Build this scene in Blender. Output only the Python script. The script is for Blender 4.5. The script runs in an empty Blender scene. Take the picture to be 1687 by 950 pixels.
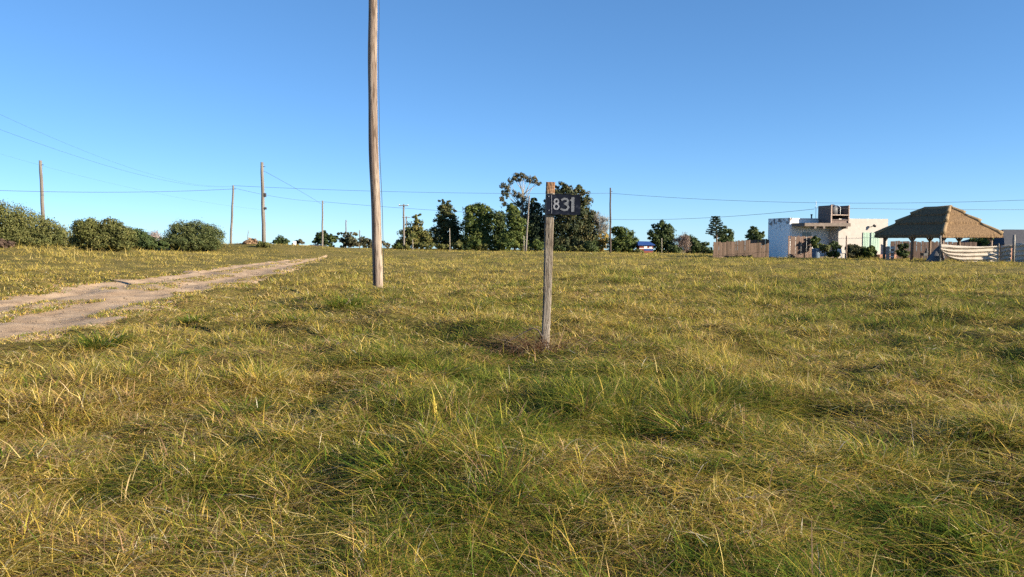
import bpy, bmesh, math, random
import numpy as np
from mathutils import Vector, Matrix

# ------------------------------------------------------------------ camera
SC = bpy.context.scene
COL = SC.collection
F, CX, CY, HZ = 1270.0, 843.5, 475.0, 393.0      # photograph's focal length, centre, horizon (px)
EYE = 1.5
TH = math.atan((CY - HZ) / F)
cam_d = bpy.data.cameras.new('camera')
cam = bpy.data.objects.new('camera', cam_d); COL.objects.link(cam)
cam.location = (0, 0, EYE)
cam.rotation_euler = (math.pi / 2 - TH, 0, 0)
cam_d.sensor_width = 36.0
cam_d.lens = F / 1687.0 * 36.0
cam_d.clip_start = 0.05; cam_d.clip_end = 8000
SC.camera = cam

# ------------------------------------------------------------------ light
SUN_EL = math.radians(18.5)
SH = Vector((0.92, -0.39, 0)).normalized()       # horizontal direction towards the sun
world = bpy.data.worlds.new('World'); SC.world = world; world.use_nodes = True
wn = world.node_tree.nodes; wl = world.node_tree.links
wn.clear()
sky = wn.new('ShaderNodeTexSky'); sky.sky_type = 'NISHITA'; sky.sun_disc = False
sky.sun_elevation = SUN_EL; sky.sun_rotation = math.atan2(SH.x, SH.y)
sky.air_density = 0.62; sky.dust_density = 0.0; sky.ozone_density = 4.0
hsv = wn.new('ShaderNodeHueSaturation'); hsv.inputs['Saturation'].default_value = 1.08
bg = wn.new('ShaderNodeBackground'); bg.inputs['Strength'].default_value = 0.102
wo = wn.new('ShaderNodeOutputWorld')
tnt = wn.new('ShaderNodeMix'); tnt.data_type = 'RGBA'; tnt.blend_type = 'MULTIPLY'; tnt.inputs['Factor'].default_value = 1; tnt.inputs['B'].default_value = (0.76, 0.98, 1.16, 1)
gam = wn.new('ShaderNodeGamma'); gam.inputs['Gamma'].default_value = 0.72
wl.new(sky.outputs[0], hsv.inputs['Color']); wl.new(hsv.outputs[0], gam.inputs['Color']); wl.new(gam.outputs[0], tnt.inputs['A']); wl.new(tnt.outputs['Result'], bg.inputs['Color']); wl.new(bg.outputs[0], wo.inputs['Surface'])
sun_d = bpy.data.lights.new('sun', 'SUN'); sun_d.energy = 5.0; sun_d.angle = math.radians(0.55)
sun_d.color = (1.0, 0.88, 0.69)
sun = bpy.data.objects.new('sun', sun_d); COL.objects.link(sun)
sdir = Vector((SH.x * math.cos(SUN_EL), SH.y * math.cos(SUN_EL), math.sin(SUN_EL)))
sun.rotation_euler = sdir.to_track_quat('Z', 'Y').to_euler()
sun.location = (30, -15, 40)
SC.view_settings.view_transform = 'Standard'
SC.view_settings.look = 'None'
SC.view_settings.exposure = 1.35
SC.view_settings.gamma = 1.0
SC.view_settings.use_curve_mapping = False
SC.render.engine = 'CYCLES'
SC.cycles.use_denoising = False; SC.cycles.use_light_tree = False
SC.cycles.max_bounces = 6; SC.cycles.diffuse_bounces = 3; SC.cycles.transmission_bounces = 3

rng = np.random.default_rng(7)
random.seed(7)

# ------------------------------------------------------------------ helpers
def at(px, py, Y):
    """world point seen at photo pixel (px,py) at world depth Y"""
    a = (px - CX) / F; b = (CY - py) / F
    dx = a; dy = math.cos(TH) + b * math.sin(TH); dz = -math.sin(TH) + b * math.cos(TH)
    k = Y / dy
    return Vector((dx * k, Y, EYE + dz * k))

def tag(o, label=None, cat=None, group=None, kind=None):
    if label: o['label'] = label
    if cat: o['category'] = cat
    if group: o['group'] = group
    if kind: o['kind'] = kind
    return o

def empty(name, loc, rz=0.0):
    o = bpy.data.objects.new(name, None); COL.objects.link(o)
    o.location = loc; o.rotation_euler = (0, 0, rz); o.empty_display_size = 0.2
    return o

def link(name, me, mat=None, parent=None, loc=None):
    o = bpy.data.objects.new(name, me); COL.objects.link(o)
    if mat is not None and len(me.materials) == 0: me.materials.append(mat)
    if parent is not None: o.parent = parent
    if loc is not None: o.location = loc
    return o

class MB:
    """collects vertices and faces of one mesh"""
    def __init__(s): s.v = []; s.f = []
    def add(s, v, f):
        n = len(s.v); s.v += [tuple(p) for p in v]; s.f += [tuple(i + n for i in q) for q in f]; return s
    def box(s, x0, x1, y0, y1, z0, z1):
        v = [(x0,y0,z0),(x1,y0,z0),(x1,y1,z0),(x0,y1,z0),(x0,y0,z1),(x1,y0,z1),(x1,y1,z1),(x0,y1,z1)]
        return s.add(v, [(0,3,2,1),(4,5,6,7),(0,1,5,4),(1,2,6,5),(2,3,7,6),(3,0,4,7)])
    def bar(s, a, b, w, d, up=(0,0,1)):
        a = Vector(a); b = Vector(b); t = (b - a).normalized(); u = Vector(up)
        if abs(t.dot(u)) > 0.98: u = Vector((1,0,0))
        n = t.cross(u).normalized() * w / 2; m = t.cross(n).normalized() * d / 2
        v = [a-n-m, a+n-m, a+n+m, a-n+m, b-n-m, b+n-m, b+n+m, b-n+m]
        return s.add(v, [(0,3,2,1),(4,5,6,7),(0,1,5,4),(1,2,6,5),(2,3,7,6),(3,0,4,7)])
    def tube(s, pts, rad, n=8, cap=True):
        pts = [Vector(p) for p in pts]
        if not hasattr(rad, '__len__'): rad = [rad] * len(pts)
        v = []; f = []
        ref = None
        for i, p in enumerate(pts):
            t = (pts[min(i+1, len(pts)-1)] - pts[max(i-1, 0)]).normalized()
            if ref is None: ref = Vector((1,0,0)) if abs(t.x) < 0.9 else Vector((0,1,0))
            a = (ref - t * ref.dot(t)).normalized(); ref = a; b = t.cross(a)
            for k in range(n):
                an = 2 * math.pi * k / n
                v.append(p + (a * math.cos(an) + b * math.sin(an)) * rad[i])
        for i in range(len(pts) - 1):
            for k in range(n):
                f.append((i*n+k, i*n+(k+1)%n, (i+1)*n+(k+1)%n, (i+1)*n+k))
        if cap:
            f.append(tuple(reversed(range(n)))); f.append(tuple((len(pts)-1)*n + k for k in range(n)))
        return s.add(v, f)
    def mesh(s, name, smooth=False):
        me = bpy.data.meshes.new(name); me.from_pydata(s.v, [], s.f); me.update()
        if smooth: me.shade_smooth()
        return me
    def build(s, name, mat, parent=None, smooth=False, loc=None):
        return link(name, s.mesh(name, smooth), mat, parent, loc)

def bevel(o, w=0.01, seg=2):
    m = o.modifiers.new('bevel', 'BEVEL'); m.width = w; m.segments = seg; m.limit_method = 'ANGLE'
    return o

def np_mesh(name, verts, loops, sizes, cols=None):
    me = bpy.data.meshes.new(name)
    me.vertices.add(len(verts)); me.vertices.foreach_set('co', np.ascontiguousarray(verts, np.float32).ravel())
    me.loops.add(len(loops)); me.loops.foreach_set('vertex_index', np.ascontiguousarray(loops, np.int32))
    me.polygons.add(len(sizes))
    st = np.zeros(len(sizes), np.int32); st[1:] = np.cumsum(sizes)[:-1]
    me.polygons.foreach_set('loop_start', st)
    me.update(calc_edges=True)
    if cols is not None:
        a = me.attributes.new('tint', 'FLOAT_COLOR', 'POINT')
        c = np.ones((len(verts), 4), np.float32); c[:, :3] = cols
        a.data.foreach_set('color', c.ravel())
    return me

def hash2(i, j, s):
    h = (i.astype(np.int64) * 374761393 + j.astype(np.int64) * 668265263 + s * 1442695041) & 0xffffffff
    h = ((h ^ (h >> 13)) * 1274126177) & 0xffffffff
    h = (h ^ (h >> 16)) & 0xffffffff
    return h / 4294967295.0

def vn(x, y, sc, seed=0):
    """value noise 0..1"""
    x = np.asarray(x, float) / sc; y = np.asarray(y, float) / sc
    i = np.floor(x); j = np.floor(y); u = x - i; v = y - j
    u = u*u*(3-2*u); v = v*v*(3-2*v)
    a = hash2(i, j, seed); b = hash2(i+1, j, seed); c = hash2(i, j+1, seed); d = hash2(i+1, j+1, seed)
    return (a*(1-u)+b*u)*(1-v) + (c*(1-u)+d*u)*v

def sstep(a, b, x):
    t = np.clip((x - a) / (b - a), 0, 1); return t*t*(3-2*t)

# ------------------------------------------------------------------ materials
def nm(name):
    m = bpy.data.materials.new(name); m.use_nodes = True
    nt = m.node_tree; bs = nt.nodes['Principled BSDF']
    return m, nt, bs

def ramp(nt, stops):
    r = nt.nodes.new('ShaderNodeValToRGB')
    el = r.color_ramp.elements
    while len(el) > 1: el.remove(el[-1])
    el[0].position = stops[0][0]; el[0].color = (*stops[0][1], 1)
    for p, c in stops[1:]:
        e = el.new(p); e.color = (*c, 1)
    return r

def mat_noise(name, stops, scale=(1,1,1), nscale=6, detail=6, rough=0.85, bump=0.3, bdist=0.01, rand=0.0, coord='Object', spec=0.25, metal=0.0, distort=0.0):
    m, nt, bs = nm(name)
    tc = nt.nodes.new('ShaderNodeTexCoord'); mp = nt.nodes.new('ShaderNodeMapping')
    mp.inputs['Scale'].default_value = scale
    nt.links.new(tc.outputs[coord], mp.inputs[0])
    no = nt.nodes.new('ShaderNodeTexNoise'); no.inputs['Scale'].default_value = nscale
    no.inputs['Detail'].default_value = detail; no.inputs['Roughness'].default_value = 0.62; no.inputs['Distortion'].default_value = distort
    nt.links.new(mp.outputs[0], no.inputs['Vector'])
    r = ramp(nt, stops); nt.links.new(no.outputs['Fac'], r.inputs[0])
    out = r.outputs[0]
    if rand > 0:
        oi = nt.nodes.new('ShaderNodeObjectInfo'); mr = nt.nodes.new('ShaderNodeMapRange')
        mr.inputs['To Min'].default_value = 1 - rand; mr.inputs['To Max'].default_value = 1 + rand
        nt.links.new(oi.outputs['Random'], mr.inputs['Value'])
        hs = nt.nodes.new('ShaderNodeHueSaturation'); nt.links.new(mr.outputs[0], hs.inputs['Value'])
        nt.links.new(out, hs.inputs['Color']); out = hs.outputs[0]
        ad = nt.nodes.new('ShaderNodeVectorMath'); ad.operation = 'ADD'
        sc_ = nt.nodes.new('ShaderNodeMath'); sc_.operation = 'MULTIPLY'; sc_.inputs[1].default_value = 37.0
        nt.links.new(oi.outputs['Random'], sc_.inputs[0])
        nt.links.new(mp.outputs[0], ad.inputs[0]); nt.links.new(sc_.outputs[0], ad.inputs[1])
        nt.links.new(ad.outputs[0], no.inputs['Vector'])
    nt.links.new(out, bs.inputs['Base Color'])
    bs.inputs['Roughness'].default_value = rough; bs.inputs['Specular IOR Level'].default_value = spec; bs.inputs['Metallic'].default_value = metal
    if bump > 0:
        b = nt.nodes.new('ShaderNodeBump'); b.inputs['Strength'].default_value = bump; b.inputs['Distance'].default_value = bdist
        nt.links.new(no.outputs['Fac'], b.inputs['Height']); nt.links.new(b.outputs[0], bs.inputs['Normal'])
    return m

def mat_leaf(name, transl=0.3, rough=0.6, spec=0.3):
    m, nt, bs = nm(name)
    at_ = nt.nodes.new('ShaderNodeAttribute'); at_.attribute_name = 'tint'
    nt.links.new(at_.outputs['Color'], bs.inputs['Base Color'])
    bs.inputs['Roughness'].default_value = rough; bs.inputs['Specular IOR Level'].default_value = spec
    tr = nt.nodes.new('ShaderNodeBsdfTranslucent'); mx = nt.nodes.new('ShaderNodeMixShader'); mx.inputs[0].default_value = transl
    nt.links.new(at_.outputs['Color'], tr.inputs['Color'])
    out = nt.nodes['Material Output']
    nt.links.new(bs.outputs[0], mx.inputs[1]); nt.links.new(tr.outputs[0], mx.inputs[2]); nt.links.new(mx.outputs[0], out.inputs['Surface'])
    return m

M = {}
M['grass'] = mat_leaf('grass_blades', 0.40, 0.8, 0.08)
M['leaf'] = mat_leaf('tree_leaves', 0.2, 0.65, 0.2)
M['bark'] = mat_noise('bark', [(0.3,(0.07,0.05,0.035)),(0.7,(0.2,0.15,0.11))], (1,1,0.2), 9, bump=0.6, bdist=0.03)
M['palebark'] = mat_noise('pale_bark', [(0.3,(0.22,0.18,0.14)),(0.7,(0.42,0.37,0.30))], (1,1,0.2), 7, bump=0.4, bdist=0.02)
M['farpole'] = mat_noise('weathered_pole_wood', [(0.3,(0.10,0.085,0.075)),(0.7,(0.22,0.195,0.17))], (1,1,0.06), 8, rand=0.12)
M['darkpole'] = mat_noise('dark_pole_wood', [(0.3,(0.05,0.04,0.035)),(0.7,(0.11,0.085,0.07))], (1,1,0.06), 8)
M['wire'] = mat_noise('wire_rubber', [(0.3,(0.03,0.03,0.035)),(0.7,(0.05,0.05,0.055))], nscale=3, bump=0, rough=0.6)
M['metal'] = mat_noise('galvanised_metal', [(0.3,(0.25,0.25,0.26)),(0.7,(0.4,0.4,0.41))], nscale=12, rough=0.5, metal=0.6, bump=0.1)
M['darkmetal'] = mat_noise('dark_metal', [(0.3,(0.03,0.03,0.035)),(0.7,(0.07,0.065,0.06))], nscale=12, rough=0.5, bump=0.1)
M['board'] = mat_noise('fence_board_wood', [(0.25,(0.065,0.042,0.03)),(0.5,(0.12,0.08,0.058)),(0.8,(0.19,0.132,0.098))], (6,6,0.5), 5, rand=0.3, bump=0.4)
M['redboard'] = mat_noise('red_brown_board_wood', [(0.25,(0.10,0.065,0.05)),(0.8,(0.22,0.145,0.11))], (6,6,0.5), 5, rand=0.25, bump=0.4)
M['cream'] = mat_noise('cream_render', [(0.3,(0.36,0.325,0.295)),(0.7,(0.43,0.395,0.36))], nscale=2.2, detail=9, bump=0.25, bdist=0.01)
M['slab'] = mat_noise('concrete_slab', [(0.3,(0.12,0.095,0.08)),(0.7,(0.20,0.16,0.135))], nscale=4, bump=0.3)
M['brownrender'] = mat_noise('brown_render', [(0.3,(0.13,0.092,0.08)),(0.7,(0.20,0.15,0.13))], nscale=4, bump=0.3)
M['frame'] = mat_noise('pale_frame', [(0.3,(0.27,0.20,0.165)),(0.7,(0.38,0.29,0.245))], nscale=5, bump=0.1)
M['green'] = mat_noise('pale_green_paint', [(0.3,(0.27,0.38,0.31)),(0.7,(0.34,0.45,0.37))], (1,1,0.3), 5, bump=0.15)
M['glass'] = mat_noise('dark_glass', [(0.3,(0.03,0.04,0.05)),(0.7,(0.06,0.075,0.085))], nscale=2, rough=0.12, spec=0.6, bump=0)
M['white'] = mat_noise('white_paint', [(0.3,(0.66,0.66,0.64)),(0.7,(0.8,0.8,0.78))], nscale=4, bump=0.1)
M['tank'] = mat_noise('grey_plastic_tank', [(0.3,(0.09,0.09,0.10)),(0.7,(0.14,0.14,0.15))], nscale=3, bump=0.05, rough=0.5)
M['bluedrum'] = mat_noise('blue_drum', [(0.3,(0.06,0.10,0.16)),(0.7,(0.11,0.16,0.23))], nscale=4, bump=0.1, rough=0.55)
M['post'] = mat_noise('gazebo_post_wood', [(0.3,(0.13,0.09,0.07)),(0.7,(0.30,0.22,0.17))], (3,3,0.3), 6, rand=0.15, bump=0.4)
M['greypost'] = mat_noise('grey_post_wood', [(0.3,(0.12,0.11,0.10)),(0.7,(0.28,0.26,0.23))], (3,3,0.3), 6, rand=0.15, bump=0.4)
M['thatch'] = mat_noise('reed_thatch', [(0.34,(0.06,0.035,0.018)),(0.5,(0.155,0.095,0.047)),(0.68,(0.30,0.19,0.095))], (2.6,2.6,0.5), 6, detail=8, bump=0.15, bdist=0.01)
M['hip'] = mat_noise('pale_reed_bundle', [(0.25,(0.16,0.105,0.055)),(0.8,(0.36,0.255,0.14))], (5,5,2), 8, bump=0.7, bdist=0.04)  # reed bundles in a paler tone than the thatch courses
M['canvas'] = mat_noise('beige_shade_cloth', [(0.3,(0.40,0.345,0.28)),(0.7,(0.54,0.47,0.39))], nscale=3, bump=0.2)
M['blueroof'] = mat_noise('blue_sheet_roof', [(0.3,(0.015,0.045,0.17)),(0.7,(0.03,0.075,0.24))], nscale=4, bump=0.1, rough=0.5)
M['redwall'] = mat_noise('red_wall', [(0.3,(0.17,0.045,0.035)),(0.7,(0.25,0.075,0.055))], nscale=5, bump=0.3)
M['darkroof'] = mat_noise('dark_slate_roof', [(0.3,(0.035,0.037,0.045)),(0.7,(0.075,0.075,0.085))], nscale=5, bump=0.4)
M['brick'] = mat_noise('orange_brickwork', [(0.3,(0.24,0.115,0.075)),(0.7,(0.38,0.20,0.14))], nscale=6, bump=0.4)

# white painted side wall with peeling dark stains near its top
m, nt, bs = nm('flaking_white_paint')
tc = nt.nodes.new('ShaderNodeTexCoord')
n1 = nt.nodes.new('ShaderNodeTexNoise'); n1.inputs['Scale'].default_value = 2.3; n1.inputs['Detail'].default_value = 9; n1.inputs['Roughness'].default_value = 0.7
nt.links.new(tc.outputs['Object'], n1.inputs['Vector'])
sx = nt.nodes.new('ShaderNodeSeparateXYZ'); nt.links.new(tc.outputs['Object'], sx.inputs[0])
mr = nt.nodes.new('ShaderNodeMapRange'); mr.inputs['From Min'].default_value = 2.0; mr.inputs['From Max'].default_value = 3.4; mr.inputs['To Min'].default_value = -0.12; mr.inputs['To Max'].default_value = 0.13
nt.links.new(sx.outputs['Z'], mr.inputs['Value'])
ad = nt.nodes.new('ShaderNodeMath'); ad.operation = 'ADD'; nt.links.new(n1.outputs['Fac'], ad.inputs[0]); nt.links.new(mr.outputs[0], ad.inputs[1])
r = ramp(nt, [(0.0,(0.82,0.82,0.82)),(0.60,(0.85,0.85,0.85)),(0.66,(0.22,0.19,0.18))]); nt.links.new(ad.outputs[0], r.inputs[0])
nt.links.new(r.outputs[0], bs.inputs['Base Color']); bs.inputs['Roughness'].default_value = 0.8
M['flaking'] = m

# large weathered pole: long brown cracks on pale wood
def mat_wood(name, pale, mid, dark, zs=0.035, sc=13, darkpos=0.42, zoff=0.0):
    m, nt, bs = nm(name)
    tc = nt.nodes.new('ShaderNodeTexCoord'); mp = nt.nodes.new('ShaderNodeMapping'); mp.inputs['Scale'].default_value = (1,1,zs)
    nt.links.new(tc.outputs['Object'], mp.inputs[0])
    a = nt.nodes.new('ShaderNodeTexNoise'); a.inputs['Scale'].default_value = sc; a.inputs['Detail'].default_value = 8; a.inputs['Roughness'].default_value = 0.65
    nt.links.new(mp.outputs[0], a.inputs['Vector'])
    mp2 = nt.nodes.new('ShaderNodeMapping'); mp2.inputs['Scale'].default_value = (1,1,zs*2.4)
    nt.links.new(tc.outputs['Object'], mp2.inputs[0])
    b = nt.nodes.new('ShaderNodeTexNoise'); b.inputs['Scale'].default_value = sc*3.2; b.inputs['Detail'].default_value = 5
    nt.links.new(mp2.outputs[0], b.inputs['Vector'])
    r = ramp(nt, [(darkpos-0.1, dark),(darkpos+0.03, mid),(darkpos+0.22, pale)]); nt.links.new(a.outputs['Fac'], r.inputs[0])
    r2 = ramp(nt, [(0.36,(0.42,0.38,0.35)),(0.5,(1,1,1))]); nt.links.new(b.outputs['Fac'], r2.inputs[0])
    mx = nt.nodes.new('ShaderNodeMix'); mx.data_type = 'RGBA'; mx.blend_type = 'MULTIPLY'; mx.inputs['Factor'].default_value = 1
    nt.links.new(r.outputs[0], mx.inputs['A']); nt.links.new(r2.outputs[0], mx.inputs['B'])
    nt.links.new(mx.outputs['Result'], bs.inputs['Base Color'])
    bs.inputs['Roughness'].default_value = 0.8; bs.inputs['Specular IOR Level'].default_value = 0.2
    bu = nt.nodes.new('ShaderNodeBump'); bu.inputs['Strength'].default_value = 0.7; bu.inputs['Distance'].default_value = 0.015
    nt.links.new(b.outputs['Fac'], bu.inputs['Height']); nt.links.new(bu.outputs[0], bs.inputs['Normal'])
    return m
M['bigpole'] = mat_wood('cracked_pole_wood', (0.34,0.28,0.225), (0.19,0.14,0.11), (0.075,0.05,0.04), darkpos=0.44, sc=9)
M['signpost'] = mat_wood('grey_split_post_wood', (0.26,0.225,0.185), (0.16,0.13,0.10), (0.06,0.046,0.036), zs=0.06, sc=26, darkpos=0.40)
M['posttop'] = mat_wood('orange_broken_wood', (0.36,0.25,0.165), (0.24,0.12,0.06), (0.09,0.045,0.03), zs=0.08, sc=24, darkpos=0.42)
M['plaque'] = mat_noise('black_sign_paint', [(0.3,(0.006,0.008,0.014)),(0.58,(0.011,0.014,0.025)),(0.72,(0.035,0.04,0.055))], nscale=16, rough=0.9, spec=0.05, bump=0.15, bdist=0.003)
M['digit'] = mat_noise('worn_grey_paint', [(0.32,(0.05,0.058,0.07)),(0.6,(0.16,0.17,0.19))], nscale=38, rough=0.7, bump=0)
M['digit8'] = mat_noise('pale_paint', [(0.3,(0.12,0.13,0.15)),(0.6,(0.27,0.28,0.31))], nscale=38, rough=0.7, bump=0)

# ------------------------------------------------------------------ terrain
ctrl = [(0,0,0.0),(3,4,0.0),(-3,4,0.02),(0,-20,0.0),(30,-10,0),(-30,-10,0.1),(-8,10,-0.05),(12,20,0.0),(25,35,-0.05)]
for px, py, Y in [(621,485,22),(621,482,20.5),(897,572,10.5),(40,525,15),(420,452,34),(553,419.5,78),(0,470,22.5),(0,432,42),(0,405,64),(-250,405,60),
                  (170,411,60),(320,413.5,75),(384,404,95),(436,403,81),(520,412,110),(600,414,120),(200,448,33),
                  (665,411,137),(735,411,140),(850,413.5,140),(950,416,140),(1100,419,140),(1005,417,95),(760,424,80),(900,440,45),
                  (1220,422.5,84),(1300,424,75),(1460,426,76),(1550,431,58),(1680,432,58),(1900,434,60),(1300,440,42)]:
    p = at(px, py, Y); ctrl.append((p.x, p.y, p.z))
ctrl = np.array(ctrl)
def _k(r2): return np.where(r2 > 1e-9, 0.5 * r2 * np.log(np.maximum(r2, 1e-9)), 0)
_n = len(ctrl)
_A = np.zeros((_n+3, _n+3)); _d = (ctrl[:,None,:2]-ctrl[None,:,:2]); _A[:_n,:_n] = _k((_d**2).sum(-1)) + np.eye(_n)*2.0
_P = np.c_[np.ones(_n), ctrl[:,:2]]; _A[:_n,_n:] = _P; _A[_n:,:_n] = _P.T
_w = np.linalg.solve(_A, np.r_[ctrl[:,2], 0,0,0])

def base_z(x, y):
    x = np.asarray(x, float); y = np.asarray(y, float); sh = x.shape
    xf = x.ravel(); yf = y.ravel(); r = np.hypot(xf, yf)
    k = np.minimum(1, 170.0/np.maximum(r, 1e-6)); xe = xf*k; ye = np.maximum(yf*k, -25); xe = np.clip(xe, -75, 75)
    z = np.zeros_like(xf)
    for i in range(_n):
        z += _w[i] * _k((xe-ctrl[i,0])**2 + (ye-ctrl[i,1])**2)
    z += _w[_n] + _w[_n+1]*xe + _w[_n+2]*ye
    w = sstep(145, 230, r)
    z = z*(1-w) + (-0.6)*w - 0.022*np.maximum(0, r-175)
    return z.reshape(sh)

def hit(px, py):
    lo = None
    for Y in np.geomspace(2, 200, 1500):
        p = at(px, py, Y)
        if p.z < float(base_z(np.array([p.x]), np.array([p.y]))[0]): return p
    return at(px, py, 150)

_el = np.array([hit(*q)[:2] for q in [(0,491),(150,468),(300,448),(400,436),(480,427),(530,421.5)]])
_er = np.array([hit(*q)[:2] for q in [(0,571),(120,543),(220,518),(300,496),(380,474),(460,449),(520,431.5)]])
_pl = np.polyfit(_el[:,1], _el[:,0], 2); _pr = np.polyfit(_er[:,1], _er[:,0], 2)
def road_edges(y):
    yy = np.clip(y, 8, 62)
    l = np.polyval(_pl, yy) + (y-yy)*np.polyval(np.polyder(_pl), yy)
    r = np.polyval(_pr, yy) + (y-yy)*np.polyval(np.polyder(_pr), yy)
    mid = (l+r)/2; hw = np.maximum((r-l)/2, 1.1)*(1-0.85*sstep(56, 76, y)); l = mid-hw; r = mid+hw
    return l, r
def road_t(x, y):
    """0 left edge .. 1 right edge, with uneven edges"""
    l, r = road_edges(y)
    return (x-l)/(r-l) + (vn(x, y, 2.6, 41)-0.5)*0.20 + (vn(x, y, 0.7, 42)-0.5)*0.12 + (vn(x, y, 0.25, 43)-0.5)*0.06
def road_mask(x, y):
    t = road_t(x, y)
    return sstep(-0.06, 0.06, t) * (1 - sstep(0.94, 1.06, t)) * (np.asarray(y) < 76) * (np.asarray(y) > -60)

def micro(x, y):
    r = np.hypot(x, y)
    f = 1 - sstep(35, 110, r)
    z = (vn(x, y, 3.1, 1)-0.5)*0.20 + (vn(x, y, 1.15, 2)-0.5)*0.20 + (vn(x, y, 0.55, 3)-0.5)*0.16
    z = z + (vn(x, y, 0.27, 4)-0.5)*0.10*(1-sstep(9, 20, r))
    return z*f*(1-0.75*road_mask(x, y))
def ground_z(x, y):
    x = np.asarray(x, float); y = np.asarray(y, float)
    z = base_z(x, y) + micro(x, y)
    # small mound at the foot of the big pole
    z = z + 0.02*np.exp(-((x-POLE.x)**2+(y-POLE.y)**2)/1.2**2) - 0.05*np.exp(-((x-SPOST.x-0.1)**2+(y-SPOST.y)**2)/0.6**2)
    return z - 0.16*road_mask(x, y)
POLE = at(621, 474, 22); SPOST = at(897, 572, 10.5)
def gz(x, y): return float(ground_z(np.array([float(x)]), np.array([float(y)]))[0])

# ground sheet: a fan of rings around the camera out past the horizon
ang = np.concatenate([np.linspace(-0.80, 0.80, 360), np.linspace(0.80, 2*math.pi-0.80, 74)[1:-1]])
rad = np.concatenate([[0.4], np.geomspace(1.0, 6000, 310)])
AA, RR = np.meshgrid(ang, rad); X = RR*np.sin(AA); Yg = RR*np.cos(AA)
Z = ground_z(X, Yg)
nr, na = X.shape
V = np.stack([X, Yg, Z], -1).reshape(-1, 3)
i, j = np.meshgrid(np.arange(nr-1), np.arange(na), indexing='ij'); j2 = (j+1) % na
Q = np.stack([i*na+j, (i+1)*na+j, (i+1)*na+j2, i*na+j2], -1).reshape(-1, 4)
loops = np.concatenate([Q.ravel()[::1], np.arange(na)[::-1]]); sizes = np.concatenate([np.full(len(Q), 4), [na]])
me = np_mesh('ground', V, loops, sizes)
# orientation check
me.update()
if me.polygons[1000].normal.z < 0: me.flip_normals()
me.shade_smooth()
m, nt, bs = nm('soil_and_turf')
tc = nt.nodes.new('ShaderNodeTexCoord')
def nz(scale, det=6, rough=0.6):
    n = nt.nodes.new('ShaderNodeTexNoise'); n.inputs['Scale'].default_value = scale; n.inputs['Detail'].default_value = det; n.inputs['Roughness'].default_value = rough
    nt.links.new(tc.outputs['Object'], n.inputs['Vector']); return n
na_, nb_, nc_ = nz(0.35, 8, 0.7), nz(9, 8, 0.7), nz(0.05, 4)
r1 = ramp(nt, [(0.3,(0.11,0.10,0.026)),(0.5,(0.20,0.165,0.048)),(0.7,(0.32,0.24,0.085))]); nt.links.new(na_.outputs['Fac'], r1.inputs[0])
r2 = ramp(nt, [(0.3,(0.35,0.34,0.32)),(0.65,(1.1,1.08,1.0))]); nt.links.new(nb_.outputs['Fac'], r2.inputs[0])
mx = nt.nodes.new('ShaderNodeMix'); mx.data_type = 'RGBA'; mx.blend_type = 'MULTIPLY'; mx.inputs['Factor'].default_value = 1
nt.links.new(r1.outputs[0], mx.inputs['A']); nt.links.new(r2.outputs[0], mx.inputs['B'])
nt.links.new(mx.outputs['Result'], bs.inputs['Base Color']); bs.inputs['Roughness'].default_value = 0.95; bs.inputs['Specular IOR Level'].default_value = 0.1
bu = nt.nodes.new('ShaderNodeBump'); bu.inputs['Strength'].default_value = 0.8; bu.inputs['Distance'].default_value = 0.08
nt.links.new(nb_.outputs['Fac'], bu.inputs['Height']); nt.links.new(bu.outputs[0], bs.inputs['Normal'])
g = link('ground', me, m); tag(g, 'uneven turf field rising gently to the horizon', kind='structure')

# dirt road: two ruts and a crown, its edges sinking under the turf
ys = np.concatenate([np.arange(-40, 8, 1.0), np.geomspace(8, 77, 420)])
ts = np.linspace(-0.18, 1.18, 56)
TT, YY = np.meshgrid(ts, ys); lft, rgt = road_edges(YY); XX = lft + TT*(rgt-lft)
t2 = road_t(XX, YY)
rut = np.exp(-((t2-0.2)/0.10)**2) + np.exp(-((t2-0.72)/0.13)**2)
ZZ = base_z(XX, YY) + micro(XX, YY) - 0.0 - 0.085*rut + 0.03*(vn(XX, YY, 0.35, 51)-0.5) + 0.04*(vn(XX*2, YY, 1.4, 52)-0.5) + 0.03*np.exp(-((t2-0.46)/0.08)**2)*vn(XX, YY, 0.8, 53)
out_ = np.maximum(sstep(0.08, -0.1, t2) if False else 1-sstep(-0.1, 0.06, t2), sstep(0.94, 1.1, t2))
ZZ -= 0.12*out_
V = np.stack([XX, YY, ZZ], -1).reshape(-1, 3); nr, na = XX.shape
i, j = np.meshgrid(np.arange(nr-1), np.arange(na-1), indexing='ij')
Q = np.stack([i*na+j, i*na+j+1, (i+1)*na+j+1, (i+1)*na+j], -1).reshape(-1, 4)
me = np_mesh('dirt_road', V, Q.ravel(), np.full(len(Q), 4)); me.shade_smooth()
m, nt, bs = nm('pinkish_dirt')
tc = nt.nodes.new('ShaderNodeTexCoord')
na_, nb_, nc_ = nz(1.1, 8, 0.65), nz(22, 8, 0.75), nz(0.3, 4)
r1 = ramp(nt, [(0.3,(0.28,0.19,0.12)),(0.5,(0.41,0.295,0.195)),(0.72,(0.52,0.395,0.275))]); nt.links.new(na_.outputs['Fac'], r1.inputs[0])
r2 = ramp(nt, [(0.32,(0.72,0.70,0.67)),(0.6,(1.03,1.02,1.0))]); nt.links.new(nb_.outputs['Fac'], r2.inputs[0])
mx = nt.nodes.new('ShaderNodeMix'); mx.data_type = 'RGBA'; mx.blend_type = 'MULTIPLY'; mx.inputs['Factor'].default_value = 1
nt.links.new(r1.outputs[0], mx.inputs['A']); nt.links.new(r2.outputs[0], mx.inputs['B'])
nt.links.new(mx.outputs['Result'], bs.inputs['Base Color']); bs.inputs['Roughness'].default_value = 0.95; bs.inputs['Specular IOR Level'].default_value = 0.1
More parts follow.
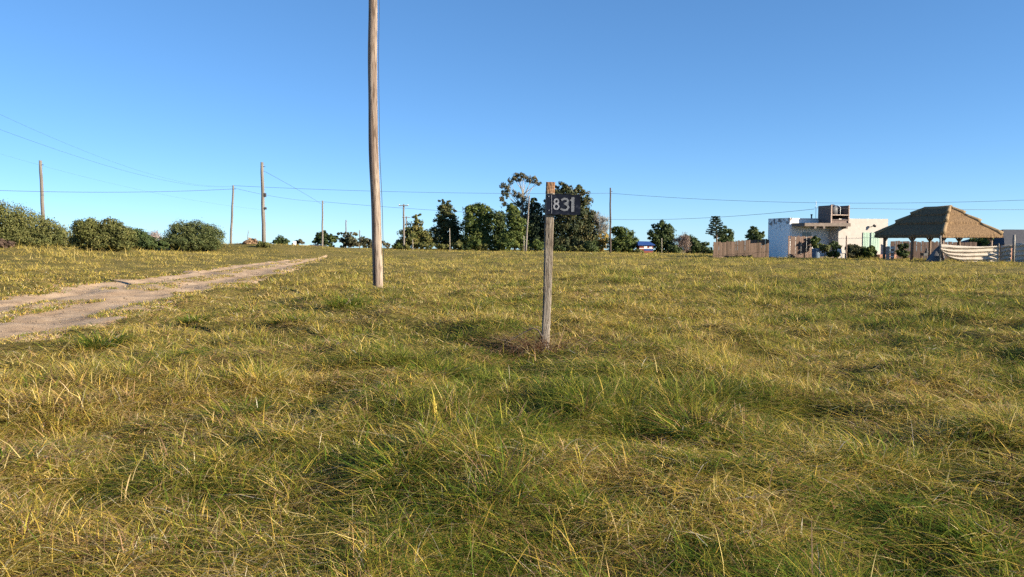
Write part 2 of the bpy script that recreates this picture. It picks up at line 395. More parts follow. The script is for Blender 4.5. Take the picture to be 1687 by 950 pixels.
bu = nt.nodes.new('ShaderNodeBump'); bu.inputs['Strength'].default_value = 0.45; bu.inputs['Distance'].default_value = 0.03
nt.links.new(nb_.outputs['Fac'], bu.inputs['Height']); nt.links.new(bu.outputs[0], bs.inputs['Normal'])
o = link('dirt_road', me, m); tag(o, 'pinkish dirt track with two wheel ruts', kind='structure')

# ------------------------------------------------------------------ grass
GREEN = np.array((0.095,0.150,0.018)); DGREEN = np.array((0.050,0.092,0.015)); LIME = np.array((0.195,0.222,0.025)); OLIVE = np.array((0.27,0.235,0.038))
GOLD = np.array((0.52,0.37,0.075)); STRAW = np.array((0.60,0.46,0.19)); TAN = np.array((0.36,0.22,0.12)); BROWN = np.array((0.13,0.075,0.04)); PALE = np.array((0.62,0.54,0.38))
PAL = np.stack([DGREEN, GREEN, LIME, OLIVE, GOLD, STRAW, TAN, BROWN, PALE])*1.16

def blades(name, x, y, h, w, phi, lean, curl, col, lod, z=None, roll=None):
    """blades of grass as one mesh; lod 2 = five triangles, 1 = three, 0 = one"""
    n = len(x)
    if z is None: z = ground_z(x, y)
    z = z - 0.015
    tl = {2: [0, 0.42, 0.78], 1: [0, 0.55], 0: [0]}[lod]
    dx, dy = np.cos(phi), np.sin(phi)
    if roll is None: roll = rng.uniform(-0.9, 0.9, n)
    wx, wy = -np.sin(phi+roll), np.cos(phi+roll)
    def pt(t):
        hor = h*(lean*t + curl*t*t); ver = h*(t - 0.45*curl*t*t - 0.25*lean*t)
        return np.stack([x+dx*hor, y+dy*hor, z+ver], -1)
    rows = []
    for t in tl:
        p = pt(t); ww = (w*(1-0.55*t)*0.5)[:, None]*np.stack([wx, wy, np.zeros(n)], -1)
        rows += [p-ww, p+ww]
    rows.append(pt(1.0))
    k = len(rows)
    V = np.stack(rows, 1).reshape(-1, 3)
    b = (np.arange(n)*k)[:, None]
    fl = []; sz = []
    for q in range(len(tl)-1):
        fl.append(b + np.array([2*q, 2*q+1, 2*q+3, 2*q+2])); sz.append(4)
    fl.append(b + np.array([k-3, k-2, k-1])); sz.append(3)
    L = np.concatenate(fl, 1).ravel(); S = np.tile(np.array(sz), n)
    return V, L, S, np.repeat(col, k, 0)

def merge(parts):
    vo = 0; Vs=[]; Ls=[]; Ss=[]; Cs=[]
    for V, L, S, C in parts:
        Vs.append(V); Ls.append(L+vo); Ss.append(S); Cs.append(C); vo += len(V)
    return np.concatenate(Vs), np.concatenate(Ls), np.concatenate(Ss), np.concatenate(Cs)

def pick_cols(x, y, dry, kind_noise):
    """colour per blade from a dryness 0..1"""
    n = len(x)
    u = rng.random(n)
    d = np.clip(dry, 0, 1)
    # weights for palette
    W = np.stack([0.9*(1-d)**1.5+0.02, 1.5*(1-d)+0.06, 0.85*(1-np.abs(d-0.35)), 0.75*np.ones(n), 0.10+0.95*d, 0.06+0.9*d*d, 0.09+0.75*d*kind_noise*2, 0.12+0.55*kind_noise, 0.02+0.10*d], 1)
    W /= W.sum(1, keepdims=True)
    idx = (np.cumsum(W, 1) < u[:, None]).sum(1).clip(0, 8)
    c = PAL[idx]*rng.uniform(0.7, 1.3, (n, 1))
    return c*np.stack([1+rng.normal(0,0.06,n), np.ones(n), 1+rng.normal(0,0.1,n)], 1).clip(0.6,1.4)

def dryness(x, y):
    r = np.hypot(x, y)
    d = 0.34*vn(x, y, 3.4, 11) + 0.34*vn(x, y, 1.0, 12) + 0.38*vn(x, y, 0.42, 13)
    t = road_t(x, y)
    l, rr = road_edges(y)
    near_road = np.exp(-np.maximum(0, x-rr)/2.6)*(t > 0.5)
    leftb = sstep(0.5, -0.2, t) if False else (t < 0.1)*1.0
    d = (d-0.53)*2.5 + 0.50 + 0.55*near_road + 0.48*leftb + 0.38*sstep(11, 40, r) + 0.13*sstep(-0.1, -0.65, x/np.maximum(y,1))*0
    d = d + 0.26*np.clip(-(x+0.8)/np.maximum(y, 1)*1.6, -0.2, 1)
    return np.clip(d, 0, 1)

def cull(x, y):
    m = road_mask(x, y) < 0.35
    # inside the house yard
    return m

def field(n_target, dmin, dmax, dens, half=0.70):
    """random points in the fan with density dens(d) per square metre"""
    dd = np.linspace(dmin, dmax, 2000); pdf = 2*half*dd*dens(dd); N = int(np.trapezoid(pdf, dd)) if hasattr(np,'trapezoid') else int(np.trapz(pdf, dd))
    cdf = np.cumsum(pdf); cdf /= cdf[-1]
    d = np.interp(rng.random(N), cdf, dd); a = rng.uniform(-half, half, N)
    return d*np.sin(a), d*np.cos(a)

DEN = lambda d: np.where(d < 7, 2850.0, 2850.0*(7/np.maximum(d, 1))**1.95)
NB = 34      # blades to a clump
LODS = [(1.7, 9, 2), (9, 38, 1), (38, 150, 0)]
parts = []; lparts = []; sparts = []
for d0, d1, lod in LODS:
    cx_, cy_ = field(0, d0, d1, lambda d: DEN(d)/NB*(0.9 if lod == 2 else 0.58 if lod else 0.52))
    # push clump centres into patches: keep by a patchy noise
    nc = len(cx_)
    hgt = 0.55*vn(cx_, cy_, 1.3, 21) + 0.45*vn(cx_, cy_, 0.5, 22)
    hgt = np.clip((hgt-0.5)*1.9+0.5, 0.02, 1.15)
    rr_ = np.hypot(cx_, cy_)
    cr = np.where(rr_ < 10, 0.075, 0.025+0.005*rr_) * rng.uniform(0.6, 1.6, nc)
    cphi = rng.uniform(0, 2*math.pi, nc); cbias = rng.uniform(0, 1, nc)
    ch = (0.085 + 0.215*hgt) * rng.uniform(0.55, 1.5, nc)
    cdry = dryness(cx_, cy_) + rng.normal(0, 0.22, nc)
    ch = ch*(1.12-0.28*np.clip(cdry,0,1))
    I = np.repeat(np.arange(nc), NB); n = len(I)
    ox = rng.normal(0, 1, n)*cr[I]; oy = rng.normal(0, 1, n)*cr[I]
    x = cx_[I]+ox; y = cy_[I]+oy
    keep = (road_mask(x, y) < rng.uniform(0.15, 0.6, n)) & (y > 0.5)
    I = I[keep]; ox = ox[keep]; oy = oy[keep]; x = x[keep]; y = y[keep]; n = len(I)
    t = road_t(x, y)
    phi = np.arctan2(oy + np.sin(cphi[I])*cbias[I]*cr[I]*1.2, ox + np.cos(cphi[I])*cbias[I]*cr[I]*1.2) + rng.normal(0, 0.7, n)
    lean = rng.gamma(2.0, 0.25, n).clip(0, 1.7); curl = rng.gamma(2.2, 0.42, n).clip(0, 2.3)
    l, rgt = road_edges(y)
    short = 1 - 0.62*np.exp(-np.maximum(0, x-rgt)/1.2)*(t > 0.5) - 0.45*(t < 0.2)*np.exp(-np.maximum(0, l-x)/6.0)
    h = ch[I]*rng.uniform(0.55, 1.35, n)*short
    dist = np.hypot(x, y)
    tall = (x/np.maximum(y,1) < -0.42) & (y > 44) & (y < 64) & (t < 0)
    h = np.where(tall & (rng.random(n) < 0.7), h*rng.uniform(1.3, 2.3, n), h)
    h = h*(0.68+0.10*sstep(4, 11, dist)+0.37*sstep(14, 34, dist)+0.2*sstep(30, 80, dist))
    for q_, rr0 in ((SPOST, 0.9), (POLE, 1.6)):
        h = h*(1-0.5*np.exp(-(((x-q_.x)/rr0)**2+((y-q_.y+rr0*0.7)/(rr0*1.3))**2)**2))
    w = (0.0014 + 0.00058*dist)*rng.lognormal(0, 0.42, n).clip(0.45, 2.8 if lod == 2 else 1.5)
    kn = vn(x, y, 0.55, 31)**2
    col = pick_cols(x, y, np.clip(cdry[I] + rng.normal(0, 0.12, n) + 0.35*tall, 0, 1), kn)
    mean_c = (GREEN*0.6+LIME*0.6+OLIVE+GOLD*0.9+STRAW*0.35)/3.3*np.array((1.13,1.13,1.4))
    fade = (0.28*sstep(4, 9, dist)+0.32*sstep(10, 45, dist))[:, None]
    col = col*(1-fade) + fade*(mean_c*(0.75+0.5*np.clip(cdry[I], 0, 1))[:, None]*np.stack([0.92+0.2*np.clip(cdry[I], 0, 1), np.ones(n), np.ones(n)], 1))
    left = t < 0.5
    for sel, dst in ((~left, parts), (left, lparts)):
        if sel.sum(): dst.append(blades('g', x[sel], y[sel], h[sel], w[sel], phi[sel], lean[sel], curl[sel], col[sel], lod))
    # matted thatch of short curly blades close to the soil
    if lod:
        mx_, my_ = field(0, d0, d1, lambda d: DEN(d)*np.where(d < 9, 0.55, 0.30))
        k2 = (road_mask(mx_, my_) < 0.25); mx_, my_ = mx_[k2], my_[k2]; n = len(mx_); dist = np.hypot(mx_, my_); dr = dryness(mx_, my_)
        cc = pick_cols(mx_, my_, np.clip(dr+0.12+rng.normal(0, 0.15, n), 0, 1), vn(mx_, my_, 0.55, 31)**2)
        tt_ = road_t(mx_, my_); left = tt_ < 0.5; z0 = ground_z(mx_, my_)+rng.uniform(0.0, 0.05, n); ph = rng.uniform(0, 6.28, n); hh = rng.uniform(0.06, 0.16, n); ww = (0.0018+0.0008*dist)*rng.uniform(0.7, 1.5, n)
        ln = rng.uniform(0.7, 1.6, n); cu = rng.uniform(0.4, 2.0, n)
        for sel, dst in ((~left, parts), (left, lparts)):
            if sel.sum(): dst.append(blades('m', mx_[sel], my_[sel], hh[sel], ww[sel], ph[sel], ln[sel], cu[sel], cc[sel], 1, z=z0[sel]))
    # long dry blades lying through the sward
    lx, ly = field(0, d0, d1, lambda d: DEN(d)*np.where(d < 9, 0.05, 0.05*np.where(d < 30, 1, 0.5)))
    k2 = (road_mask(lx, ly) < 0.2); lx, ly = lx[k2], ly[k2]; n = len(lx)
    dist = np.hypot(lx, ly); dr = dryness(lx, ly)
    k2 = rng.random(n) < 0.35+0.65*dr; lx, ly, dist, dr = lx[k2], ly[k2], dist[k2], dr[k2]; n = len(lx)
    cc = PAL[rng.choice(9, n, p=[0,0.08,0.08,0.18,0.27,0.19,0.14,0.06,0.0])]*rng.uniform(0.7,1.25,(n,1))
    bend = 2*math.pi*vn(lx, ly, 1.6, 61) + rng.normal(0, 0.8, n)
    l_, r_ = road_edges(ly); tt_ = road_t(lx, ly)
    hh = rng.uniform(0.10, 0.28, n)*(1-0.5*np.exp(-np.maximum(0, lx-r_)/1.2)*(tt_ > .5) - 0.4*(tt_ < .2))
    z0 = ground_z(lx, ly) + rng.uniform(0.0, 0.09, n)
    lean2 = rng.uniform(0.6, 1.4, n); curl2 = rng.uniform(0.5, 1.9, n)
    ww = (0.002 + 0.0007*dist)*rng.uniform(0.7, 1.4, n)
    left = tt_ < 0.5
    for sel, dst in ((~left, parts), (left, lparts)):
        if sel.sum(): dst.append(blades('s', lx[sel], ly[sel], hh[sel], ww[sel], bend[sel], lean2[sel], curl2[sel], cc[sel], lod, z=z0[sel]))
# sparse dry growth on the crown of the track
sx_, sy_ = field(0, 9, 90, lambda d: 170*(14/np.maximum(d,14))**1.5)
t = road_t(sx_, sy_); km = (np.abs(t-0.46) < 0.11) | (((t > 0.88) | (t < 0.06)) & (t > -0.02) & (t < 1.02)); km &= vn(sx_, sy_, 1.8, 71) > 0.30
sx_, sy_ = sx_[km], sy_[km]; I = np.repeat(np.arange(len(sx_)), 9); n = len(I)
x = sx_[I]+rng.normal(0, 0.07, n); y = sy_[I]+rng.normal(0, 0.10, n); dist = np.hypot(x, y)
sparts.append(blades('c', x, y, rng.uniform(0.03, 0.11, n), (0.002+0.0008*dist), rng.uniform(0, 6.28, n), rng.uniform(0.2, 1.2, n), rng.uniform(0.1, 1, n),
              pick_cols(x, y, np.full(n, 0.75), np.full(n, 0.3)), 1, z=base_z(x, y)+micro(x, y)-0.01))
for nme, pp, lab in (('meadow_grass', parts, 'long tangled green and straw grass covering the field'),
                     ('roadside_grass', lparts, 'short dry yellow grass on the bank left of the dirt track'),
                     ('track_grass', sparts, 'sparse dry tufts between the wheel ruts')):
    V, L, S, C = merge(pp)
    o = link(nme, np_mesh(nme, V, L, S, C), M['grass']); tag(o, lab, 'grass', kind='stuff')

px_, py_ = field(0, 9, 60, lambda d: 30*(14/np.maximum(d,14))**1.6)
t = road_t(px_, py_); km = (t > 0.0) & (t < 1.0); px_, py_ = px_[km], py_[km]; n = len(px_)
oc = np.array([(1,0,0),(0,1,0),(-1,0,0),(0,-1,0),(0,0,0.8),(0,0,-0.8)]); of = np.array([(0,1,4),(1,2,4),(2,3,4),(3,0,4),(1,0,5),(2,1,5),(3,2,5),(0,3,5)])
sz_ = rng.gamma(2.0, 0.0045, n).clip(0.004, 0.03)*(1+0.012*np.hypot(px_, py_)); zc = base_z(px_, py_)+micro(px_, py_)-0.03
V = (oc[None]*sz_[:, None, None]*rng.uniform(0.6, 1.4, (n, 6, 1)) + np.stack([px_, py_, zc], -1)[:, None]).reshape(-1, 3)
L = (of[None]+6*np.arange(n)[:, None, None]).ravel(); C = np.repeat(np.array([(0.34,0.26,0.185)])*rng.uniform(0.4, 1.15, (n, 1)), 6, 0)
tag(link('road_pebbles', np_mesh('road_pebbles', V, L, np.full(8*n, 3), C), M['leaf']), 'small stones and clods scattered on the dirt track', 'gravel', kind='stuff')

def tussock(px, py, label, n, rad_, hh, dry, seed):
    p = hit(px, py); r0 = np.random.default_rng(seed)
    a = r0.uniform(0, 6.28, n); rr = rad_*np.sqrt(r0.random(n))*0.6
    x = p.x+np.cos(a)*rr; y = p.y+np.sin(a)*rr
    phi = a + r0.normal(0, 0.9, n)
    h = 0.72*hh*r0.uniform(0.4, 1.3, n); dist = math.hypot(p.x, p.y)
    lean = 0.25+0.7*rr/rad_+r0.uniform(0, 0.35, n); curl = r0.uniform(0.1, 1.1, n)
    w = (0.004+0.0007*dist)*r0.uniform(0.7, 1.5, n)
    col = pick_cols(x, y, np.clip(np.full(n, dry)+r0.normal(0, 0.13, n), 0, 1), np.full(n, 0.1))
    z = ground_z(x, y)
    V, L, S, C = blades('t', x, y, h, w, phi, lean, curl, col, 2, z=z)
    c0 = np.array((p.x, p.y, gz(p.x, p.y)))
    o = link('grass_tussock', np_mesh('grass_tussock', V-c0, L, S, C), M['grass'], loc=tuple(c0))
    tag(o, label, 'grass tussock', 'taller grass tussocks in the field')
tussock(172, 580, 'broad leafy green tussock beside the dirt track at left', 420, 0.34, 0.40, 0.02, 1)
tussock(1140, 715, 'large arching green tussock in the open field right of the number post', 520, 0.30, 0.40, 0.03, 2)
tussock(1640, 900, 'lush dark green tussock in the bottom right corner', 480, 0.24, 0.20, 0.0, 3)
tussock(390, 680, 'dark green tussock below the dirt track left of centre', 420, 0.30, 0.30, 0.05, 4)
tussock(570, 508, 'dark green tussock just left of the big pole foot', 420, 0.55, 0.40, 0.0, 5)
tussock(480, 535, 'wide low dark tussock between big pole and dirt track', 420, 0.50, 0.34, 0.05, 6)
tussock(720, 625, 'dark green tussock left of the number post foot', 420, 0.36, 0.36, 0.0, 7)
tussock(660, 800, 'flattened green tussock in the foreground below the number post', 420, 0.26, 0.30, 0.04, 8)
tussock(320, 535, 'green tussock on the verge right beside the dirt track', 300, 0.35, 0.28, 0.05, 9)

# ------------------------------------------------------------------ big pole
def wob(z, s): return 0.022*math.sin(z*0.75+s)+0.004*math.sin(z*2.3+s*2)
bp = empty('utility_pole', (POLE.x, POLE.y, gz(POLE.x, POLE.y)))
tag(bp, 'tall thick weathered wooden pole rising out of frame beside the dirt track', 'utility pole', 'wooden utility poles')
mb = MB(); pts = []; rr = []
for k in range(61):
    z = -0.5 + k*10.0/60; pts.append((wob(z, 1)*1.4 - 0.006*z, wob(z, 3), z)); rr.append(0.142 - 0.0022*max(z, 0) + 0.003*math.sin(z*2.1))
mb.tube(pts, rr, 20); sh = mb.build('shaft', M['bigpole'], bp, smooth=True)
mb = MB(); mb.tube([(-0.19, -0.05, 8.2), (-0.19, -0.05, 9.3)], 0.03, 10); cdt = mb.build('conduit', M['metal'], bp, smooth=True)
mb = MB(); mb.tube([(0.172-0.006*z+wob(z,1)*1.4, 0.02, z) for z in np.linspace(0.2, 9.2, 20)], 0.008, 6); mb.build('earth_wire', M['wire'], bp)
for z in (8.35, 9.1): MB().tube([(-0.225, -0.05, z), (-0.10, -0.02, z)], 0.022, 6).build('conduit_clamp', M['metal'], bp)
mb = MB(); mb.tube([(-0.19, -0.05, 8.33), (-0.28, -0.06, 8.36)], 0.007, 5); mb.build('stub_wire', M['wire'], bp)

# ------------------------------------------------------------------ number post
base = Vector((SPOST.x, SPOST.y, gz(SPOST.x, SPOST.y)))
sp = empty('number_post', base); tag(sp, 'leaning grey wooden post with a black number board near its top', 'sign post')
top = at(908, 300, 10.5) - base
def axis(z): return Vector((top.x*z/top.z + 0.008*math.sin(z*2.2), 0.01*math.sin(z*1.3), z))
zb = at(903, 351, 10.5).z - base.z; zt = at(905, 318, 10.5).z - base.z
def slab_post(z0, z1, hw, hd, n, seed, ragged=0.0):
    r0 = random.Random(seed); mb = MB(); prof = [(-1,-0.75),(-0.72,-1),(0.1,-1.05),(0.78,-0.97),(1,-0.7),(0.98,0.7),(0.7,1),(-0.7,1),(-1,0.7)]
    v = []; f = []; m_ = len(prof)
    for k in range(n+1):
        z = z0+(z1-z0)*k/n; c = axis(z); s = 1+0.05*math.sin(z*3+seed)+r0.uniform(-0.02, 0.02)
        for (a, b) in prof:
            zz = (r0.uniform(-ragged, ragged) if k == n else 0)
            v.append((c.x+a*hw*s+r0.uniform(-.002,.002), c.y+b*hd*s+r0.uniform(-.002,.002), c.z+zz))
    for k in range(n):
        for q in range(m_): f.append((k*m_+q, k*m_+(q+1)%m_, (k+1)*m_+(q+1)%m_, (k+1)*m_+q))
    f.append(tuple(reversed(range(m_)))); f.append(tuple(n*m_+q for q in range(m_)))
    return mb.add(v, f)
slab_post(-0.35, zt, 0.058, 0.05, 34, 3).build('post', M['signpost'], sp)
slab_post(zt-0.002, top.z, 0.062, 0.05, 8, 5, 0.012).build('broken_top', M['posttop'], sp)
# board
bl = at(900.5, 352.5, 10.4) - base; br = at(956.5, 319, 10.4) - base
brd = MB(); W = br.x-bl.x; H = br.z-bl.z
gxn, gzn = 10, 6; v = []; f = []
yb = -0.095
for lay, yy in ((0, yb), (1, yb+0.014)):
    for b in range(gzn+1):
        for a in range(gxn+1):
            u = a/gxn; w = b/gzn
            v.append((bl.x+W*u, yy+0.010*math.sin(u*3)+0.006*u*w, bl.z+H*w - 0.012*u + (0.004*math.sin(a*2.1) if b in (0, gzn) else 0)))
nn = (gxn+1)*(gzn+1)
for b in range(gzn):
    for a in range(gxn):
        q = (b*(gxn+1)+a, b*(gxn+1)+a+1, (b+1)*(gxn+1)+a+1, (b+1)*(gxn+1)+a)
        f.append(q); f.append(tuple(nn+i for i in reversed(q)))
bd = [a for a in range(gxn+1)] + [b*(gxn+1)+gxn for b in range(1, gzn+1)] + [gzn*(gxn+1)+a for a in range(gxn-1, -1, -1)] + [b*(gxn+1) for b in range(gzn-1, 0, -1)]
for k in range(len(bd)):
    a, b = bd[k], bd[(k+1) % len(bd)]; f.append((b, a, a+nn, b+nn))
board = brd.add(v, f).build('number_board', M['plaque'], sp); board['label'] = 'black painted board with grey numerals'
def P2(px, py):
    p = at(px, py, 10.4) - base; u = (p.x-bl.x)/W; w = (p.z-bl.z)/H
    return Vector((p.x, yb+0.010*math.sin(u*3)+0.006*u*w-0.004, p.z))
def stroke(mb, pts, wpx):
    w = wpx/F*10.4
    for (a, b) in zip(pts[:-1], pts[1:]):
        A = P2(*a); B = P2(*b); d = (B-A).normalized()*w*0.42
        mb.bar(A-d, B+d, 0.004, w, up=(0,1,0)) if False else mb.bar(A-d, B+d, w, 0.004, up=(0,1,0))
mb = MB()
for cx8, cy8, rx8, ry8 in ((916.7, 331.4, 3.3, 3.7), (916.6, 339.9, 3.9, 4.3)):
    stroke(mb, [(cx8+rx8*math.cos(k*math.pi/7), cy8+ry8*math.sin(k*math.pi/7)) for k in range(15)], 2.3)
mb.build('numeral', M['digit8'], board)
mb = MB()
arc = [(926,329),(929.5,327),(933.5,327.5),(936,330),(935,333.5),(930.5,335.5),(935,337.5),(936.5,341),(934,345),(929.5,346),(925,344)]
stroke(mb, arc, 3.2); mb.build('numeral', M['digit'], board)
mb = MB(); stroke(mb, [(944,326.5),(943.5,346.5)], 5.0); stroke(mb, [(941,329.5),(944,326.5)], 3.0); mb.build('numeral', M['digit'], board)
for px_n, py_n in ((904.2,323),(904.6,346)):
    q = P2(px_n, py_n); MB().tube([q, q-Vector((0,0.006,0))], 0.007, 8).build('nail_head', M['metal'], board)
mb = MB(); stroke(mb, [(908.7,321),(909,351)], 0.7); mb.build('pale_edge', M['digit8'], board)

# dead reddish stems heaped round its foot
r0 = np.random.default_rng(55); mbv = []; n = 420
a = np.concatenate([r0.normal(math.pi, 0.45, 190), r0.normal(-0.35, 0.6, 130), r0.normal(-1.9, 0.6, 100)])
rr = r0.uniform(0.05, 1.0, n)*r0.uniform(0.4, 1, n); x = base.x+np.cos(a)*rr; y = base.y-0.03+np.sin(a)*rr*0.7
cc = np.stack([np.array((0.20,0.085,0.05)), np.array((0.30,0.16,0.09)), np.array((0.45,0.33,0.18)), np.array((0.10,0.05,0.035))])[r0.choice(4, n, p=[.24,.28,.36,.12])]*r0.uniform(0.7, 1.2, (n,1))
V, L, S, C = blades('d', x, y, r0.uniform(0.14, 0.44, n), r0.uniform(0.006, 0.012, n), a+math.pi*(r0.random(n) < 0.35)+r0.normal(0, 0.4, n), r0.uniform(0.6, 1.4, n), r0.uniform(0.2, 1.2, n), cc, 2, z=ground_z(x, y)+r0.uniform(0.05, 0.20, n)*(1-0.6*rr))
c0 = np.array(base); o = link('dead_bush', np_mesh('dead_bush', V-c0, L, S, C), M['grass'], loc=tuple(c0)); tag(o, 'heap of reddish dead stems around the number post foot', 'dead plant')
br_ = empty('dead_branch', base); tag(br_, 'dark dead branch bending left from the number post foot', 'branch')
mb = MB(); mb.tube([(-0.03,-0.07,0.26),(-0.09,-0.08,0.36),(-0.16,-0.09,0.39),(-0.30,-0.10,0.32),(-0.48,-0.12,0.22),(-0.66,-0.14,0.10),(-0.72,-0.14,0.02)], [0.013,0.011,0.010,0.008,0.007,0.005,0.004], 6); mb.build('stem', M['darkpole'], br_, smooth=True)
mb = MB()
for k in range(14):
    t = r0.uniform(0.15, 0.6); q = Vector((-t, -0.1, 0.40-0.42*(t-0.12))); mb.tube([q, q+Vector((r0.uniform(-.14,.04), r0.uniform(-.08,.05), r0.uniform(-.06,.08)))], [0.005, 0.002], 4)
mb.build('twigs', M['darkpole'], br_)['kind'] = 'stuff'

# ------------------------------------------------------------------ trees and bushes
def crown_mesh(lobes, n, leaf, cols, seed, clump=0.42, hollow=0.35, aspect=1.8, spread=0.5, drop=0.0, outer=1.12):
    """lobes: (x,y,z,rx,ry,rz) in local metres. Leaf quads in clumps spread through the lobes."""
    r0 = np.random.default_rng(seed); cols = np.array(cols)
    vol = np.array([l[3]*l[4]*l[5] for l in lobes])**(2/3); vol /= vol.sum()
    Ps = []; Cs = []; Os = []
    for l, fr in zip(lobes, vol):
        k = max(30, int(n*fr)); c = np.array(l[:3]); R = np.array(l[3:])
        nc = max(8, int(k/40)); d = r0.normal(0, 1, (nc, 3)); d /= np.linalg.norm(d, axis=1, keepdims=True)
        rad = hollow+(outer-hollow)*r0.random(nc)**0.6
        cc = d*rad[:, None]*R*0.95
        ci = r0.integers(0, nc, k)
        off = r0.normal(0, 1, (k, 3)); off /= np.linalg.norm(off, axis=1, keepdims=True); off *= (r0.random(k)**0.5)[:, None]
        cs = clump*R.min()*r0.uniform(0.45, 1.45, nc)
        p = cc[ci] + off*cs[ci][:, None]*np.array([1.15, 1.15, 0.8])
        Ps.append(c+p); Os.append((p/R)+off*0.8)
        mix = r0.random(nc)[ci]; cidx = r0.integers(0, len(cols)-1, nc)[ci]
        col = cols[cidx]*(1-mix[:, None]) + cols[cidx+1]*mix[:, None]
        Cs.append(col*r0.uniform(0.7, 1.3, (k, 1)))
    P = np.concatenate(Ps); C = np.concatenate(Cs); O = np.concatenate(Os); k = len(P)
    nrm = O/np.maximum(np.linalg.norm(O, axis=1, keepdims=True), 1e-6) + r0.normal(0, spread, (k, 3)); nrm /= np.linalg.norm(nrm, axis=1, keepdims=True)
    t = r0.normal(0, 1, (k, 3)); t[:, 2] -= drop*2; t -= nrm*(t*nrm).sum(1, keepdims=True); t /= np.linalg.norm(t, axis=1, keepdims=True)
    b = np.cross(nrm, t); s = leaf*r0.uniform(0.6, 1.4, (k, 1))
    V = np.stack([P-t*s*0.5*aspect, P+b*s*0.5, P+t*s*0.5*aspect, P-b*s*0.5], 1).reshape(-1, 3)
    L = np.arange(4*k); S = np.full(k, 4)
    return np_mesh('crown', V, L, S, np.repeat(C, 4, 0))

DARKG = [(0.030,0.048,0.016),(0.045,0.065,0.02),(0.07,0.085,0.025)]
MIDG = [(0.036,0.057,0.014),(0.06,0.082,0.019),(0.10,0.115,0.026)]
BUSHG = [(0.06,0.068,0.02),(0.095,0.10,0.03),(0.14,0.13,0.042)]
EUC = [(0.055,0.06,0.03),(0.085,0.082,0.045),(0.13,0.105,0.06)]
BROWNG = [(0.06,0.055,0.025),(0.10,0.08,0.035),(0.14,0.105,0.05)]

def plant(name, label, cat, Y, basepx, lobes, n, leaf, cols, seed, bark='bark', trunk_r=None, group=None, depth=0.9, trunk_top=None, limbs=True, **kw):
    x = (basepx-CX)/F*Y*1.0; bz = gz(x, Y); o = empty(name, (x, Y, bz)); tag(o, label, cat, group)
    r0 = random.Random(seed); L = []
    for (px, py, rx, ry) in lobes:
        p = at(px, py, Y); mx = rx*1.12/F*Y; mz = ry*1.08/F*Y; my = mx*depth if mx > mz*0.5 else mz*0.6
        L.append((p.x-x, r0.uniform(-0.35, 0.35)*my, p.z-bz, mx, my, mz))
    big = Y > 100
    if not big: kw.setdefault('outer', 0.98)
    cm = crown_mesh(L, int(n*(2.15 if big else 1.45)), leaf*(0.70 if big else 1.06), np.array(cols)*1.2, seed, **kw)
    link('crown', cm, M['leaf'], o)
    hmax = max(l[2] for l in L); tr = trunk_r or max(0.05, hmax*0.022)
    mb = MB()
    tt = trunk_top if trunk_top else hmax*0.92
    topx = max(L, key=lambda l: l[2])[0]
    mb.tube([(0,0,-0.3), (r0.uniform(-.1,.1)*tr*4, 0, tt*0.35), (topx*0.5, 0, tt*0.65), (topx*0.9, 0, tt)], [tr*1.25, tr, tr*0.75, tr*0.35], 8)
    if limbs:
        for l in L:
            z0 = min(l[2]*r0.uniform(0.58, 0.86), tt*0.86); fx = topx*0.5*z0/max(tt*0.65, .1) if z0 < tt*0.65 else topx*(0.5+0.4*(z0/tt-0.65)/0.35)
            mb.tube([(fx, 0, z0), ((fx+l[0])/2, l[1]/2, (z0+l[2])/2+0.1), (l[0], l[1], l[2]+l[5]*0.3)], [tr*0.5, tr*0.35, tr*0.12], 6)
    mb.build('trunk', M[bark], o, smooth=True)
    return o

# bushes left of the track
plant('shrub', 'huge rounded olive shrub mass cut off by the left frame edge', 'shrub', 64, 30,
      [(-45,365,50,38),(5,372,42,38),(40,378,38,31),(72,388,30,24),(98,394,22,19),(20,390,46,18),(66,397,40,13)], 42000, 0.072, BUSHG, 101, group='coastal shrubs left of the track', clump=0.36, hollow=0.5)
plant('shrub', 'lumpy grey green shrub in front of the huge left shrub', 'shrub', 58, 175,
      [(148,377,22,17),(182,378,20,17),(205,390,18,16),(140,396,22,14),(170,396,28,15),(198,402,20,11)], 29000, 0.066, BUSHG, 102, group='coastal shrubs left of the track', clump=0.38, hollow=0.45)
plant('shrub', 'dark low shrub behind the lumpy grey green shrub', 'shrub', 70, 232,
      [(222,393,18,16),(240,399,15,11),(250,404,12,7),(262,404,14,7)], 8000, 0.10, DARKG, 103, group='coastal shrubs left of the track', clump=0.38, hollow=0.45)
plant('shrub', 'isolated dome shaped shrub left of the thin leaning pole', 'shrub', 75, 318,
      [(300,384,26,20),(325,385,28,20),(345,392,21,19),(290,398,24,13),(318,400,36,13),(345,402,20,10)], 28000, 0.068, [(0.045,0.06,0.02),(0.07,0.085,0.028),(0.11,0.115,0.04)], 104, group='coastal shrubs left of the track', clump=0.38, hollow=0.45)
plant('bare_shrub', 'pale pinkish bare shrub between two left shrubs', 'shrub', 105, 252, [(252,394,11,10),(248,400,8,8)], 1300, 0.07, [(0.22,0.17,0.15),(0.30,0.24,0.21)], 105, bark='palebark', aspect=8, clump=0.7, hollow=0.1, drop=-0.8)
plant('dead_shrub', 'reddish brown dead shrub at the left frame edge', 'shrub', 56, -2, [(-12,401,16,9),(8,403,12,6)], 2000, 0.06, [(0.07,0.045,0.034),(0.12,0.08,0.058)], 106, aspect=4, clump=0.5)
plant('shrub', 'small green bush at the foot of the pole with two boxes', 'shrub', 79, 436, [(429,402,7,6),(437,404,7,6)], 1100, 0.14, BUSHG, 107)
